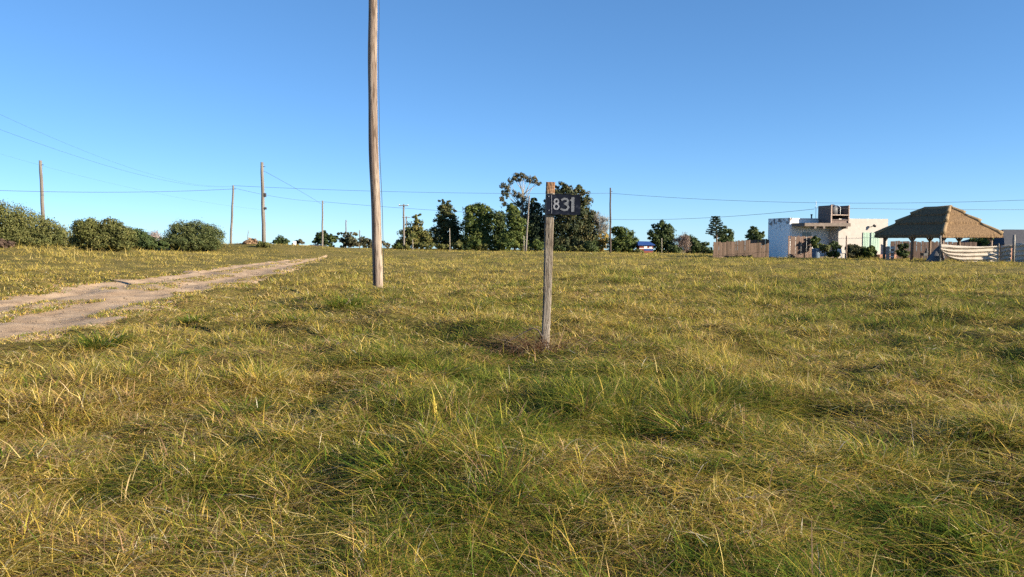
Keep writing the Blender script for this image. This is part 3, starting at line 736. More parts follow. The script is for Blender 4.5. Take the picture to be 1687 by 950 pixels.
plant('dead_shrub', 'low brown dry shrub left of the pole with two boxes', 'shrub', 84, 412, [(414,402,10,7),(400,406,9,4),(392,407,9,3)], 1500, 0.14, [(0.15,0.09,0.055),(0.26,0.17,0.10)], 108, aspect=3, clump=0.5)
# far trees on the left horizon
plant('tree', 'small round dark tree on the horizon right of the pole with two boxes', 'tree', 190, 463, [(463,397,8,8),(456,401,7,6),(470,400,7,7)], 900, 0.38, DARKG, 111, group='far trees on the left horizon')
plant('tree', 'tiny tree beside the white post on the horizon', 'tree', 200, 492, [(494,398,6,4),(488,402,5,4)], 500, 0.36, EUC, 112, group='far trees on the left horizon')
plant('tree', 'dark spreading tree behind the slate roof on the horizon', 'tree', 180, 533, [(527,389,6,8),(535,390,9,9),(519,396,6,6),(548,391,8,5),(554,394,5,5),(536,401,14,8)], 2200, 0.36, DARKG, 113, group='far trees on the left horizon', clump=0.42)
plant('tree', 'flat topped tree with an umbrella crown left of the big pole', 'tree', 180, 574, [(566,384,9,2.5),(580,385,8,3),(572,394,12,6),(584,398,10,7),(568,401,10,6)], 2000, 0.34, EUC, 114, group='far trees on the left horizon', clump=0.42)
plant('tree', 'ragged tree half hidden behind the big pole', 'tree', 190, 602, [(598,398,8,7),(604,396,8,4),(608,404,9,7)], 1000, 0.36, EUC, 115, group='far trees on the left horizon')
plant('tree', 'small sparse tree just right of the big pole', 'tree', 200, 634, [(632,400,5,5),(638,404,5,3),(646,409,9,3)], 500, 0.36, EUC, 116, group='far trees on the left horizon')
# the row of trees behind the field
GR = 'row of trees behind the field'
plant('tree', 'low rounded yellowish tree at the left end of the tree row', 'tree', 142, 686, [(688,361,6,9),(685,375,12,12),(678,388,16,12),(692,390,15,13),(672,399,16,8),(694,401,16,7),(704,396,10,11),(664,402,9,6)], 5200, 0.30, [(0.05,0.065,0.018),(0.085,0.095,0.025),(0.15,0.125,0.04)], 121, group=GR)
plant('tree', 'dark conical tree with two pointed tops', 'tree', 144, 736, [(728,331,4,8),(739,335,4.5,8),(730,345,9,10),(740,348,9,10),(734,362,17,12),(736,380,22,14),(738,396,24,12),(754,398,10,10)], 7000, 0.30, [(0.028,0.045,0.018),(0.05,0.06,0.022),(0.09,0.085,0.03)], 122, group=GR)
plant('tree', 'dense bright green tree right of the conical tree', 'tree', 141, 788, [(777,350,12,12),(793,345,12,10),(803,352,9,10),(775,370,13,14),(795,368,17,16),(780,390,16,15),(800,392,14,15),(788,402,22,8)], 8500, 0.30, MIDG, 123, group=GR, clump=0.42)
plant('tree', 'narrow dark green tree between two bright green trees', 'tree', 146, 822, [(822,359,9,10),(822,376,11,14),(824,395,13,14)], 3600, 0.30, DARKG, 124, group=GR)
plant('tree', 'bright green pointed tree under the tall eucalyptus', 'tree', 138, 848, [(844,345,8,12),(848,360,13,14),(852,378,15,16),(838,392,13,14),(852,398,15,12)], 6000, 0.30, MIDG, 125, group=GR, clump=0.42)
plant('eucalyptus_tree', 'tall sparse eucalyptus with open tufts above the tree row', 'tree', 150, 860, [(829,306,5,5),(834,311,5,6),(829,317,4,5),(836,322,4,4),(826,329,4,5),(830,337,4,4),(841,300,4,4),(846,294,4,4),(852,290,5,4),(857,296,4,4),(862,288,5,4),(867,294,5,4),(873,299,4,3),(878,294,4,4),(884,299,4,3),(889,302,4,3),(848,318,4,4),(856,321,5,5),(863,327,5,6),(856,335,6,5),(868,342,8,8),(864,358,9,10),(868,376,8,10)], 2100, 0.26, EUC, 126, bark='palebark', trunk_r=0.17, group=GR, clump=0.85, hollow=0.1, drop=0.6, aspect=2.4)
plant('tree', 'dark narrow conifer left of the number post', 'tree', 147, 882, [(879,334,5,9),(886,345,7,10),(880,360,11,14),(884,378,14,15),(881,398,15,13),(874,370,9,14),(895,385,9,18),(872,395,9,14)], 6000, 0.30, [(0.018,0.032,0.018),(0.03,0.045,0.02),(0.05,0.06,0.025)], 127, group=GR)
plant('casuarina_tree', 'big dark ragged tree directly behind the number board', 'tree', 146, 938, [(926,309,8,10),(934,307,6,8),(955,313,7,9),(915,325,13,13),(940,326,16,14),(962,330,10,14),(905,345,10,16),(930,350,20,18),(958,356,17,20),(915,378,18,18),(945,382,22,20),(972,382,14,18),(930,402,34,11),(974,362,9,13),(976,398,10,13),(900,375,10,22),(955,400,24,12)], 16000, 0.30, [(0.028,0.040,0.017),(0.05,0.058,0.022),(0.095,0.08,0.032)], 128, group=GR, drop=0.5, aspect=2.2)
plant('bare_tree', 'pale leafless poplar beside the dark pole', 'tree', 145, 992, [(984,360,7,10),(993,364,8,12),(1000,372,5,10),(990,378,10,10)], 1100, 0.07, [(0.20,0.175,0.14),(0.30,0.27,0.22)], 129, bark='palebark', group=GR, aspect=12, clump=0.8, hollow=0.1, drop=-1.6)
plant('tree', 'yellow autumn bush below the pale poplar', 'tree', 140, 993, [(993,394,9,11),(990,405,10,8)], 1300, 0.24, [(0.20,0.14,0.03),(0.32,0.23,0.06)], 130, group=GR)
plant('tree', 'rounded green tree behind the dark pole', 'tree', 136, 1027, [(1017,380,10,7),(1028,388,13,10),(1015,402,13,13),(1033,402,15,13),(1040,409,6,7)], 4200, 0.28, MIDG, 131, group=GR)
plant('shrub', 'dark round bush left of the yellow autumn bush', 'shrub', 134, 973, [(973,406,10,9)], 1200, 0.26, DARKG, 132, group=GR)
plant('tree', 'broad dark tree right of the blue roofed hut', 'tree', 158, 1090, [(1088,374,10,9),(1098,380,9,10),(1080,388,11,10),(1097,395,14,13),(1084,402,10,12),(1096,407,15,9)], 5200, 0.32, DARKG, 133, group=GR)
plant('bare_shrub', 'pinkish leafless shrub right of the broad dark tree', 'shrub', 150, 1125, [(1120,398,6,11),(1129,400,7,13)], 1300, 0.08, [(0.14,0.10,0.08),(0.22,0.16,0.13)], 134, bark='palebark', group=GR, aspect=10, clump=0.8, hollow=0.1, drop=-1.6)
plant('tree', 'low sloping tree left of the long board fence', 'tree', 156, 1148, [(1132,394,9,7),(1143,400,12,9),(1156,406,12,8),(1146,411,18,7)], 2600, 0.30, DARKG, 135, group=GR)
for k, (px, py, rx, ry, c, lab) in enumerate([(702,404,14,4,BUSHG,'low shrub strip under the yellowish tree'),(655,405,7,4,MIDG,'small shrub left of the tree row'),
        (728,406,9,4,BUSHG,'low shrub under the conical tree'),(752,403,10,7,BUSHG,'pale shrub right of the conical tree foot'),(782,400,9,9,MIDG,'round green shrub before the dense green tree'),
        (796,407,9,4,BUSHG,'flat shrub before the dense green tree'),(834,402,11,9,MIDG,'shrub before the narrow dark tree'),(886,404,9,8,MIDG,'bright green shrub left of the number post'),
        (668,407,8,3,BUSHG,'low shrub at the crossarm pole foot'),(766,407,8,4,DARKG,'dark low shrub between conical and dense green trees'),(814,408,8,4,DARKG,'dark low shrub before the narrow dark tree foot'),
        (866,409,8,4,BUSHG,'low pale shrub at the leaning pole foot'),(918,409,13,4,DARKG,'dark shrub strip below the number board tree at left'),(948,410,14,4,BUSHG,'pale shrub strip below the big ragged tree'),
        (1110,411,10,7,DARKG,'dark shrub joining the broad dark tree and pinkish shrub'),(1168,413,9,6,DARKG,'dark shrub at the left end of the long board fence'),(1052,414,7,4,BUSHG,'low shrub left of the small red hut')]):
    plant('shrub', lab, 'shrub', 132, px, [(px,py,rx,ry),(px+rx*0.5,py+1,rx*0.6,ry*0.8)], 700, 0.26, c, 140+k, group='undergrowth along the tree row')
# beyond the fence
p0 = at(1182, 395, 105); ar = empty('monkey_puzzle_tree', (p0.x, 105, gz(p0.x, 105))); tag(ar, 'sparse conifer with stiff tiered branches above the board fence', 'tree')
zt_ = at(1178, 357, 105).z - gz(p0.x, 105); mb = MB(); mb.tube([(0,0,-0.3),(-0.15,0,zt_*0.6),(-0.33,0,zt_)], [0.14,0.09,0.03], 7); mb.build('trunk', M['bark'], ar, smooth=True)
r0 = random.Random(4); Lb = []; mb = MB()
for k in range(9):
    z = zt_*(0.5+0.5*k/8.5); ln = 1.35*(1-0.75*(k/9)); nbr = 5
    for q in range(nbr):
        a = q*6.28/nbr + k*0.7; c = Vector((-0.33*z/zt_, 0, z)); e = c+Vector((math.cos(a)*ln, math.sin(a)*ln, 0.22*ln+0.05))
        mb.tube([c, (c+e)/2-Vector((0,0,0.05)), e], [0.03,0.025,0.015], 5)
        for s in (0.35, 0.6, 0.8, 1.0):
            w = c.lerp(e, s); Lb.append((w.x, w.y, w.z, 0.17, 0.17, 0.10))
mb.build('branches', M['bark'], ar); link('crown', crown_mesh(Lb, 1900, 0.09, [(0.03,0.055,0.035),(0.05,0.08,0.045)], 5, clump=0.8, hollow=0.1), M['leaf'], ar)
plant('tree', 'dark tree behind the board fence beside the sparse conifer', 'tree', 112, 1194, [(1192,384,8,10),(1199,388,8,9),(1188,392,9,7),(1196,402,12,12)], 2200, 0.24, DARKG, 151)
plant('tree', 'small round tree behind the board fence next to the house', 'tree', 118, 1246, [(1240,384,9,9),(1250,386,8,8),(1245,396,12,10),(1245,406,12,10)], 2200, 0.24, DARKG, 152)
plant('shrub', 'rounded green bush behind the fabric screen right of the gazebo', 'shrub', 76, 1625, [(1615,405,14,12),(1628,402,16,13),(1638,409,11,11),(1622,416,20,9)], 3000, 0.16, MIDG, 153)

# ------------------------------------------------------------------ distant poles
def pole(Y, tx, ty, bx, by, wpx, label, mat='farpole', arm=None, boxes=(), extra=0.0):
    t = at(tx, ty, Y); b = at(bx, by, Y); z = gz(b.x, Y); o = empty('utility_pole', (b.x, Y, z)); tag(o, label, 'utility pole', 'wooden utility poles')
    hgt = t.z - z; dx = t.x-b.x; r = wpx/F*Y/2; mb = MB()
    mb.tube([(dx*k/8 + 0.02*math.sin(k*1.9+tx), 0, -0.3 if k == 0 else hgt*k/8) for k in range(9)], [r*(1.15-0.35*k/8) for k in range(9)], 10); mb.build('shaft', M[mat], o, smooth=True)
    if arm:
        mb = MB(); mb.box(dx-arm, dx+arm, -r-0.12, -r, hgt-0.35, hgt-0.2); mb.build('crossarm', M[mat], o)
        for s in (-0.9, 0.9):
            mb = MB(); mb.tube([(dx+arm*s, -r-0.06, hgt-0.2), (dx+arm*s, -r-0.06, hgt-0.08), (dx+arm*s, -r-0.06, hgt)], [0.05,0.06,0.03], 8); mb.build('insulator', M['white'], o, smooth=True)
    else:
        mb = MB(); mb.tube([(dx+r*0.6, -0.02, hgt-0.45), (dx+r+0.16, -0.02, hgt-0.45)], 0.03, 6); mb.build('bracket', M['darkmetal'], o)
    for (bpy_, hh) in boxes:
        q = at(bx, bpy_, Y); zz = q.z - z; xx = dx*zz/hgt
        mb = MB(); mb.box(xx+r*0.6, xx+r+0.16, -0.16, 0.12, zz-hh, zz+hh); bevel(mb.build('meter_box', M['darkmetal'], o), 0.02)
    return o, Vector((t.x, Y, t.z))
_, A1 = pole(81, 66.5, 264, 73, 402, 5.4, 'pole rising behind the huge left shrub')
_, A2 = pole(95, 384.5, 305, 380, 404, 3.6, 'thin leaning pole right of the dome shaped shrub')
_, A3 = pole(81, 431.5, 267, 435, 402, 6.0, 'thick pole with two dark boxes left of the dirt track end', boxes=((321,0.20),(343,0.12)))
_, A4 = pole(130, 531.5, 330, 531, 410, 2.8, 'slim pole in front of the dark spreading tree')
_, A5 = pole(190, 570, 362, 570, 414, 2.0, 'short slim pole before the umbrella crowned tree')
_, A6 = pole(250, 592.5, 379, 592.5, 414, 1.7, 'shortest pole close left of the big pole')
_, A7 = pole(137, 665, 336, 665.5, 411, 3.2, 'pole with a crossarm at the left end of the tree row', arm=0.85)
_, A7b = pole(185, 669.5, 356, 669.5, 409, 2.2, 'farther pole with a crossarm behind the first crossarm pole', arm=0.95)
_, A8 = pole(112, 872, 322, 866, 415, 2.8, 'leaning pole in front of the bright green pointed tree')
_, A9 = pole(95, 1005.5, 309, 1005.5, 417, 2.9, 'dark straight pole right of the big ragged tree', mat='darkpole')
_, A10 = pole(170, 409, 379, 407, 404, 1.2, 'thin bent mast above the brown dry shrub')
for px, ty, by, lab in ((741,376,411,'thin fence stake before the conical tree'),(680,394,410,'thin pale stake before the yellowish tree'),(863,388,414,'thin pale stake beside the leaning pole'),
                        (1090,392,419,'pale stake before the broad dark tree'),(502,405,411,None)):
    if lab is None: continue
    b = at(px, by, 128); z = gz(b.x, 128); mb = MB(); h = at(px, ty, 128).z-z
    mb.tube([(0,0,-0.2),(0.02,0,h*0.5),(-0.02,0,h)], [0.07,0.06,0.05], 7)
    o = mb.build('fence_stake', M['palebark'], None, smooth=True, loc=(b.x, 128, z)); tag(o, lab, 'stake', 'stakes along the far field edge')

# ------------------------------------------------------------------ overhead wires
def wire(a, b, sag, r, label):
    a = Vector(a); b = Vector(b); n = 24; o0 = a.copy(); mb = MB()
    mb.tube([(a-o0).lerp(b-o0, k/n) - Vector((0, 0, sag*4*(k/n)*(1-k/n))) for k in range(n+1)], r, 5)
    o = mb.build('overhead_wire', M['wire'], None, smooth=True, loc=o0); tag(o, label, 'wire', 'overhead wires')
def on(px, py, Y): return at(px, py, Y)
wire(on(-220,303,70), on(384,311,95), 0.55, 0.021, 'wire running left from the thin leaning pole out of frame')
wire(on(384,309,95), on(531.5,332,130), 0.35, 0.016, 'wire from the thin leaning pole to the slim pole')
wire(on(531.5,332,130), on(1005.5,361,95), 0.25, 0.019, 'lower wire from the slim pole to the dark straight pole')
wire(on(434,281,81), on(531.5,337,130), -0.1, 0.016, 'wire falling from the thick pole with two boxes')
wire(on(384,305.5,95), on(1005.5,318,95), 0.35, 0.017, 'upper wire crossing the sky to the dark straight pole')
wire(on(1005.5,318,95), on(1900,318,78), 1.1, 0.017, 'upper wire from the dark straight pole over the house roof')
wire(on(1005.5,361,95), on(1342,344,68), 0.35, 0.016, 'lower wire from the dark straight pole to the house mast')
wire(on(1342,342,68), on(1900,343,80), 0.15, 0.015, 'lower wire from the house mast out past the gazebo')
wire(on(-260,60,28), on(384,306,95), 1.6, 0.0045, 'faint upper wire sloping down from the top left')
wire(on(-260,110,28), on(384,307,95), 1.3, 0.006, 'faint second wire sloping down from the left edge')
wire(on(-200,190,50), on(431,345,81), 0.9, 0.004, 'faintest low wire sloping behind the left shrubs')

# ------------------------------------------------------------------ house
ROT = math.atan2(0.28, 0.96)
UA = Vector((math.cos(ROT), math.sin(ROT), 0)); VA = Vector((-math.sin(ROT), math.cos(ROT), 0))
class Frame:
    def __init__(s, px, Y): s.o = at(px, 424, Y); s.o.z = gz(s.o.x, s.o.y)
    def U(s, px, v=0.0):
        k = (px-CX)/F; b = s.o+VA*v      # (b.x+u*UA.x) = k*(depth)
        # depth along the camera axis ~ Y*cos + (eye-z)*sin ; z near eye so use Y/cos correction
        return (k*b.y*1.0-b.x)/(UA.x-k*UA.y)
    def Z(s, py, u, v):
        p = s.o+UA*u+VA*v; return at(CX, py, p.y).z - s.o.z
hf = Frame(1300, 75); house = empty('house', hf.o, ROT); tag(house, 'low flat roofed cream house with a brown water tank tower', 'house')
def hb(name, x0, x1, y0, y1, z0, z1, mat, parent=None, bev=0.0):
    mb = MB().box(x0, x1, y0, y1, z0, z1); o = mb.build(name, M[mat], parent or house)
    if bev: bevel(o, bev)
    return o
zt = hf.Z(359, 0, 0); uR = hf.U(1380, -1.4); uE = hf.U(1461, -1.4); uS = hf.U(1400, -1.9)
hb('side_wall', -0.004, 0.22, 0.0, 3.5, -0.4, zt+0.03, 'flaking')
hb('wall', 0.224, uR, 0.02, 3.5, -0.4, zt-0.08, 'white')  # colour paler than the cream wing, to brighten this wall in the canopy's shade
wing = hb('wall', uR, uE, -1.4, 3.5, -0.4, hf.Z(360, (uR+uE)/2, -1.4), 'cream'); wing['label'] = 'projecting cream wing at the right of the house'
zs0 = hf.Z(372.5, 2, -1.8); zs1 = hf.Z(367, 2, -1.8)
hb('canopy_slab', 0.25, uS, -1.9, -1.404, zs0, zs1, 'slab', bev=0.015)
hb('canopy_slab', 0.25, uR-0.004, -1.40, 0.016, zs0, zs1, 'slab')
for u in (1.3, 2.3, uR+0.4): hb('beam_end', u, u+0.22, -1.95, -1.41, zs0-0.22, zs0-0.003, 'slab')
zpar = zt-0.08
hb('parapet_cap', 0.224, uR, -0.03, 0.2, zpar+0.002, zpar+0.08, 'white')
# small window under the canopy
u0, u1 = hf.U(1319, 0), hf.U(1336, 0); z0, z1 = 1.15, hf.Z(381, 1, 0)
wf = hb('window', u0, u1, -0.03, 0.05, z0, z1, 'white'); hb('pane', u0+0.08, (u0+u1)/2-0.03, -0.045, -0.032, z0+0.08, z1-0.08, 'glass', wf); hb('pane', (u0+u1)/2+0.03, u1-0.08, -0.045, -0.032, z0+0.08, z1-0.08, 'glass', wf)
wf.parent = house
# tank tower
vt = -1.75; t0 = hf.U(1366.5, vt); t1 = hf.U(1396.5, vt); zb_ = zs1+0.002; ztt = hf.Z(337, t0, vt); dpt = 1.85; fw = 0.12
tank = empty('tank_tower', (0,0,0)); tank.parent = house
tw = MB(); tw.box(t0, t0+0.10, vt+0.02, vt+dpt, zb_, ztt-0.05); tw.box(t1-0.10, t1, vt+0.02, vt+dpt, zb_, ztt-0.05); tw.box(t0+0.1, t1-0.1, vt+dpt-0.1, vt+dpt, zb_, ztt-0.05)
tw.box(t0+0.1, t1-0.1, vt+0.05, vt+dpt-0.1, zb_, zb_+0.25)
tw.build('tower_wall', M['brownrender'], tank)
zm = zb_ + (ztt-zb_)*0.42
for nme, b in (('corner_frame', (t0-0.02, t0+fw, vt-0.05, vt+0.018, zb_, ztt)), ('corner_frame', (t1-fw*0.7, t1+0.02, vt-0.05, vt+0.018, zb_, ztt-0.03))): hb(nme, *b, 'frame', tank)
hb('shelf', t0+fw+0.003, t1-fw*0.7-0.003, vt-0.03, vt+dpt-0.12, zm, zm+0.09, 'frame', tank)
hb('top_rim', t0+fw+0.003, t1-fw*0.7-0.003, vt-0.02, vt+0.10, zb_+0.252, zb_+0.34, 'brownrender', tank)
mb = MB(); tc_ = Vector(((t0+t1)/2-0.1, vt+dpt*0.52, 0)); R_ = 0.5
mb.tube([tc_+Vector((0,0,zm+0.095)), tc_+Vector((0,0,zm+0.7)), tc_+Vector((0,0,zm+0.85)), tc_+Vector((0,0,ztt+0.08))], [R_, R_, R_*0.85, R_*0.3], 18); mb.build('water_tank', M['tank'], tank, smooth=True)
mb = MB(); mb.tube([(tc_.x+0.1, vt-0.03, zm+0.1), (tc_.x+0.1, vt-0.03, ztt-0.25), (tc_.x+0.05, vt+0.2, ztt-0.08), (tc_.x, tc_.y, ztt)], 0.035, 7); mb.build('pipe', M['white'], tank, smooth=True)
mb = MB(); u = hf.U(1335, 1); mb.tube([(u,1,zpar-0.1),(u,1,hf.Z(353,u,1))], 0.07, 8); mb.tube([(u,1,hf.Z(354.5,u,1)),(u,1,hf.Z(352.5,u,1))], 0.10, 8); mb.build('vent_pipe', M['darkmetal'], house)
mb = MB(); u = hf.U(1342, 0.5); mb.tube([(u,0.5,zpar-0.1),(u,0.5,hf.Z(331,u,0.5))], 0.022, 6); mb.build('service_mast', M['metal'], house)
# shuttered window of the wing
v_ = -1.4; ul, um0, um1, ur = hf.U(1420,v_), hf.U(1430.3,v_), hf.U(1433.3,v_), hf.U(1447,v_); z0, z1 = hf.Z(413, ul, v_), hf.Z(383, ul, v_)
wf = hb('window', ul+0.3, ur-0.3, v_-0.02, v_+0.1, z0, z1, 'glass')
for a, b in ((ul, um0), (um1, ur)):
    s_ = hb('shutter', a, b, v_-0.07, v_-0.024, z0-0.03, z1+0.03, 'green', wf)
    nsl = 9
for a, b in ((ul, um0), (um1, ur)):
    for k in range(1, 4): hb('shutter_rib', a+(b-a)*k/4-0.015, a+(b-a)*k/4+0.015, v_-0.085, v_-0.071, z0, z1, 'green', wf)
lz = hf.Z(375, um0, v_); lamp = MB(); um = (um0+um1)/2
lamp.bar((um, v_+0.0, lz+0.05), (um+0.1, v_-0.35, lz+0.22), 0.05, 0.05); lamp.tube([(um+0.1, v_-0.3, lz+0.24), (um+0.22, v_-0.5, lz+0.1)], [0.14, 0.10], 8)
lamp.build('wall_lamp', M['darkmetal'], house)
hb('porch_step', hf.U(1444,-2.0), uE+0.2, -2.4, -1.404, -0.3, 0.28, 'brick')
hb('door_mat_wall', 0.3, uR-0.1, -1.2, 0.0, -0.4, 0.1, 'slab')

# ------------------------------------------------------------------ fences
def board_fence(label, a, b, hgt, bw, mat, name='board_fence', rag=0.06, seed=0, h2=None):
    h2 = h2 or hgt
    a = Vector(a); b = Vector(b); d = b-a; ln = math.hypot(d.x, d.y); rz = math.atan2(d.y, d.x); z0 = gz(a.x, a.y); o = empty(name, (a.x, a.y, z0), rz); tag(o, label, 'fence', 'vertical board fences')
    n = int(ln/bw); r0 = random.Random(seed); w = bw*0.94
    me = MB().box(-w/2, w/2, -0.014, 0.014, 0, 1).mesh('board')
    me.materials.append(M[mat]); zb2 = gz(b.x, b.y)-z0
    for k in range(n):
        q = (k+0.5)/n; c = link('board', me, None, o); zz = zb2*q
        c.location = (ln*q, r0.uniform(-0.012, 0.012), zz-0.1); c.scale = (1, 1, hgt+(h2-hgt)*q+0.1+r0.uniform(-rag, rag)); c.rotation_euler = (0, r0.uniform(-0.012, 0.012), 0)
    for zz in (0.3, hgt*0.8):
        mb = MB(); mb.bar((0, 0.05, zz), (ln, 0.05, zz+zb2), 0.05, 0.09); mb.build('rail', M[mat], o)
    return o
def gp(px, Y): return ((px-CX)/F*Y, Y)
def P3(px, Y): x, y = gp(px, Y); return Vector((x, y, 0))
board_fence('long board fence running left from the shaded house wall', P3(1174.5, 74.6), P3(1266.3, 75.5), 1.45, 0.19, 'board', seed=1, h2=1.80)
board_fence('short board fence in front of the shaded house wall', P3(1298, 72.5), P3(1337, 73.1), 2.02, 0.19, 'redboard', seed=2)
board_fence('back board fence seen through the gazebo posts', P3(1466, 76), P3(1608, 75), 1.75, 0.22, 'redboard', seed=3)
# yard things
def at_ground(px, Y): x, y = gp(px, Y); return Vector((x, y, gz(x, y)))
p = at_ground(1343.5, 71); dr = empty('drum', p); tag(dr, 'blue grey steel drum beside the short board fence', 'drum')
mb = MB(); prof = [(0.34,-0.02),(0.36,0.02),(0.35,0.04),(0.35,0.28),(0.365,0.30),(0.35,0.32),(0.35,0.58),(0.365,0.60),(0.35,0.62),(0.35,0.86),(0.36,0.88),(0.33,0.9)]
mb.tube([(0,0,z) for r_, z in prof], [r_ for r_, z in prof], 20); mb.build('body', M['bluedrum'], dr, smooth=False)
mb = MB(); mb.tube([(0,0,0.885),(0,0,0.90)], 0.30, 20); mb.build('lid', M['darkmetal'], dr)
def yardpost(px, Y, ty, w, label, mat):
    p = at_ground(px, Y); h = at(px, ty, Y).z-p.z; mb = MB(); mb.tube([(0,0,-0.3),(0.01,0,h*0.5),(-0.01,0,h)], [w/2*1.05, w/2, w/2*0.95], 8)
    o = mb.build('fence_post', M[mat], None, smooth=True, loc=p); tag(o, label, 'post', 'posts around the house yard')
yardpost(1393.5, 69, 388, 0.13, 'reddish post in front of the house wing', 'post')
yardpost(1669, 57, 386.5, 0.20, 'thick grey post at the far right between fabric screens', 'greypost')
yardpost(1644.5, 57.5, 401, 0.07, 'thin pale post at the right end of the long fabric screen', 'palebark')
yardpost(1548, 57.4, 388, 0.15, 'grey post at the left end of the long fabric screen', 'greypost')
YB = 'garden plants before the house'
plant('shrub', 'leafy yellowish bush behind the blue drum', 'shrub', 72.5, 1344, [(1343,396,7,9),(1346,404,7,7)], 900, 0.11, MIDG, 161, group=YB)
plant('shrub', 'round clipped bush on short stems right of the drum', 'shrub', 71, 1359, [(1358,408,8,6),(1357,412,7,4)], 900, 0.10, BUSHG, 162, group=YB)
plant('shrub', 'upright dark bush right of the round clipped bush', 'shrub', 71, 1374, [(1370,404,5,8),(1378,407,6,8),(1374,418,10,6)], 1100, 0.11, DARKG, 163, group=YB)
plant('shrub', 'wide dark hedge in front of the house wing', 'shrub', 70.5, 1408, [(1400,413,9,10),(1411,411,10,10),(1416,418,8,8),(1404,420,10,6)], 2200, 0.12, [(0.04,0.05,0.025),(0.065,0.07,0.03),(0.11,0.09,0.05)], 164, group=YB)
plant('shrub', 'leafy green bush below the shuttered window', 'shrub', 70, 1433, [(1427,415,7,8),(1436,409,6,6),(1438,417,7,7),(1430,421,9,5)], 1500, 0.12, MIDG, 165, group=YB)
plant('shrub', 'dark bush in the shade under the gazebo', 'shrub', 69, 1488, [(1483,411,6,9),(1493,408,5,9),(1488,419,9,6)], 900, 0.12, DARKG, 166, group=YB)
# white plastic chairs in the bushes
p = at_ground(1386, 70.5); ch = empty('garden_chair', p, 0.3); tag(ch, 'white garden chair among the bushes before the house', 'chair')
MB().box(-0.24,0.24,-0.24,0.24,0.41,0.45).build('seat', M['white'], ch); MB().bar((0,0.22,0.45),(0,0.32,0.85),0.44,0.03).build('backrest', M['white'], ch)
for sx2 in (-0.21, 0.21):
    for sy2 in (-0.21, 0.21): MB().box(sx2-0.02,sx2+0.02,sy2-0.02,sy2+0.02,-0.03,0.408).build('leg', M['white'], ch)
p = at_ground(1466, 60.5); rk = empty('shelf_rack', p, ROT); tag(rk, 'white shelf rack beside the leftmost gazebo posts', 'rack')
for z in (0.25, 0.62, 0.92): MB().box(-0.24,0.20,-0.16,0.16,z,z+0.07).build('shelf', M['white'], rk)
for s_ in (-0.24, 0.201): MB().box(s_,s_+0.04,-0.17,0.17,-0.02,1.1).build('upright', M['frame'], rk)
p = at_ground(1524, 69); gr = empty('barbecue', p, 0.2); tag(gr, 'dark barbecue stand under the gazebo before the back fence', 'barbecue')
MB().box(-0.35,0.35,-0.22,0.22,0.38,0.62).build('firebox', M['darkmetal'], gr)
MB().tube([(0.1,0,0.62),(0.1,0,0.8),(0.1,0,1.05)],[0.16,0.12,0.06],8).build('hood', M['darkmetal'], gr)
for sx2 in (-0.3, 0.3):
    for sy2 in (-0.17, 0.17): MB().box(sx2-0.025,sx2+0.025,sy2-0.025,sy2+0.025,-0.03,0.379).build('leg', M['darkmetal'], gr)

# ------------------------------------------------------------------ thatched gazebo
gf = Frame(1552, 57.5); gf.o.z = gz(gf.o.x, gf.o.y)
gaz = empty('gazebo', gf.o, ROT); tag(gaz, 'open gazebo with a tiered reed thatch roof on timber posts', 'gazebo')
LU, LV = 5.75, 7.0          # eave plan
ez = gf.Z(386, 0, 0); az = gf.Z(348.5, LU/2, 2.3)
rise = az-ez
def ring(t, z, grow=0.0):
    """rectangle of the hip roof at fraction t from eave to ridge"""
    hx = LU/2; hy0 = 2.3; hy1 = 2.4
    x0 = hx*t-grow; x1 = LU-hx*t+grow; y0 = hy0*t-grow; y1 = LV-hy1*t+grow
    return x0, x1, y0, y1, z
def tier(t0, t1, z0, z1, th, seed):
    """one course of reed: sloping slab with a ragged butt edge"""
    r0 = random.Random(seed); v = []; f = []; n = 30
    def loop(t, z, jit, ins=0.0):
        x0, x1, y0, y1, _ = ring(t, z); x0 += ins; x1 -= ins; y0 += ins; y1 -= ins
        pts = []
        for (ax, ay, bx, by) in ((x0,y0,x1,y0),(x1,y0,x1,y1),(x1,y1,x0,y1),(x0,y1,x0,y0)):
            for k in range(n):
                q = k/n; pts.append((ax+(bx-ax)*q+r0.uniform(-jit,jit), ay+(by-ay)*q+r0.uniform(-jit,jit), z+r0.uniform(-jit,jit)*0.8))
        return pts
    rows = [loop(t0+0.04, z0-th, 0.01, 0.10), loop(t0, z0-th*0.85, 0.02), loop(t0, z0, 0.015)]
    for k in range(1, 6):
        q = k/6; rows.append(loop(t0+(t1-t0)*q, z0+(z1-z0)*(q+0.05*math.sin(math.pi*q)), 0.003))
    rows.append(loop(t1, z1, 0.012))
    N = 4*n
    for rw in rows: v += rw
    for i in range(len(rows)-1):
        for k in range(N): f.append((i*N+k, i*N+(k+1)%N, (i+1)*N+(k+1)%N, (i+1)*N+k))
    f.append(tuple((len(rows)-1)*N+k for k in range(N)))
    return MB().add(v, f)
def zr(t): return ez + rise*(t**0.92)
for k, (a, b, th, lift) in enumerate(((0.0, 0.46, 0.26, 0.0), (0.40, 0.74, 0.22, 0.20), (0.69, 0.97, 0.20, 0.34))):
    o = tier(a, b, zr(a)+lift, zr(b)+lift+0.02, th, 10+k).build('thatch_course', M['thatch'], gaz)
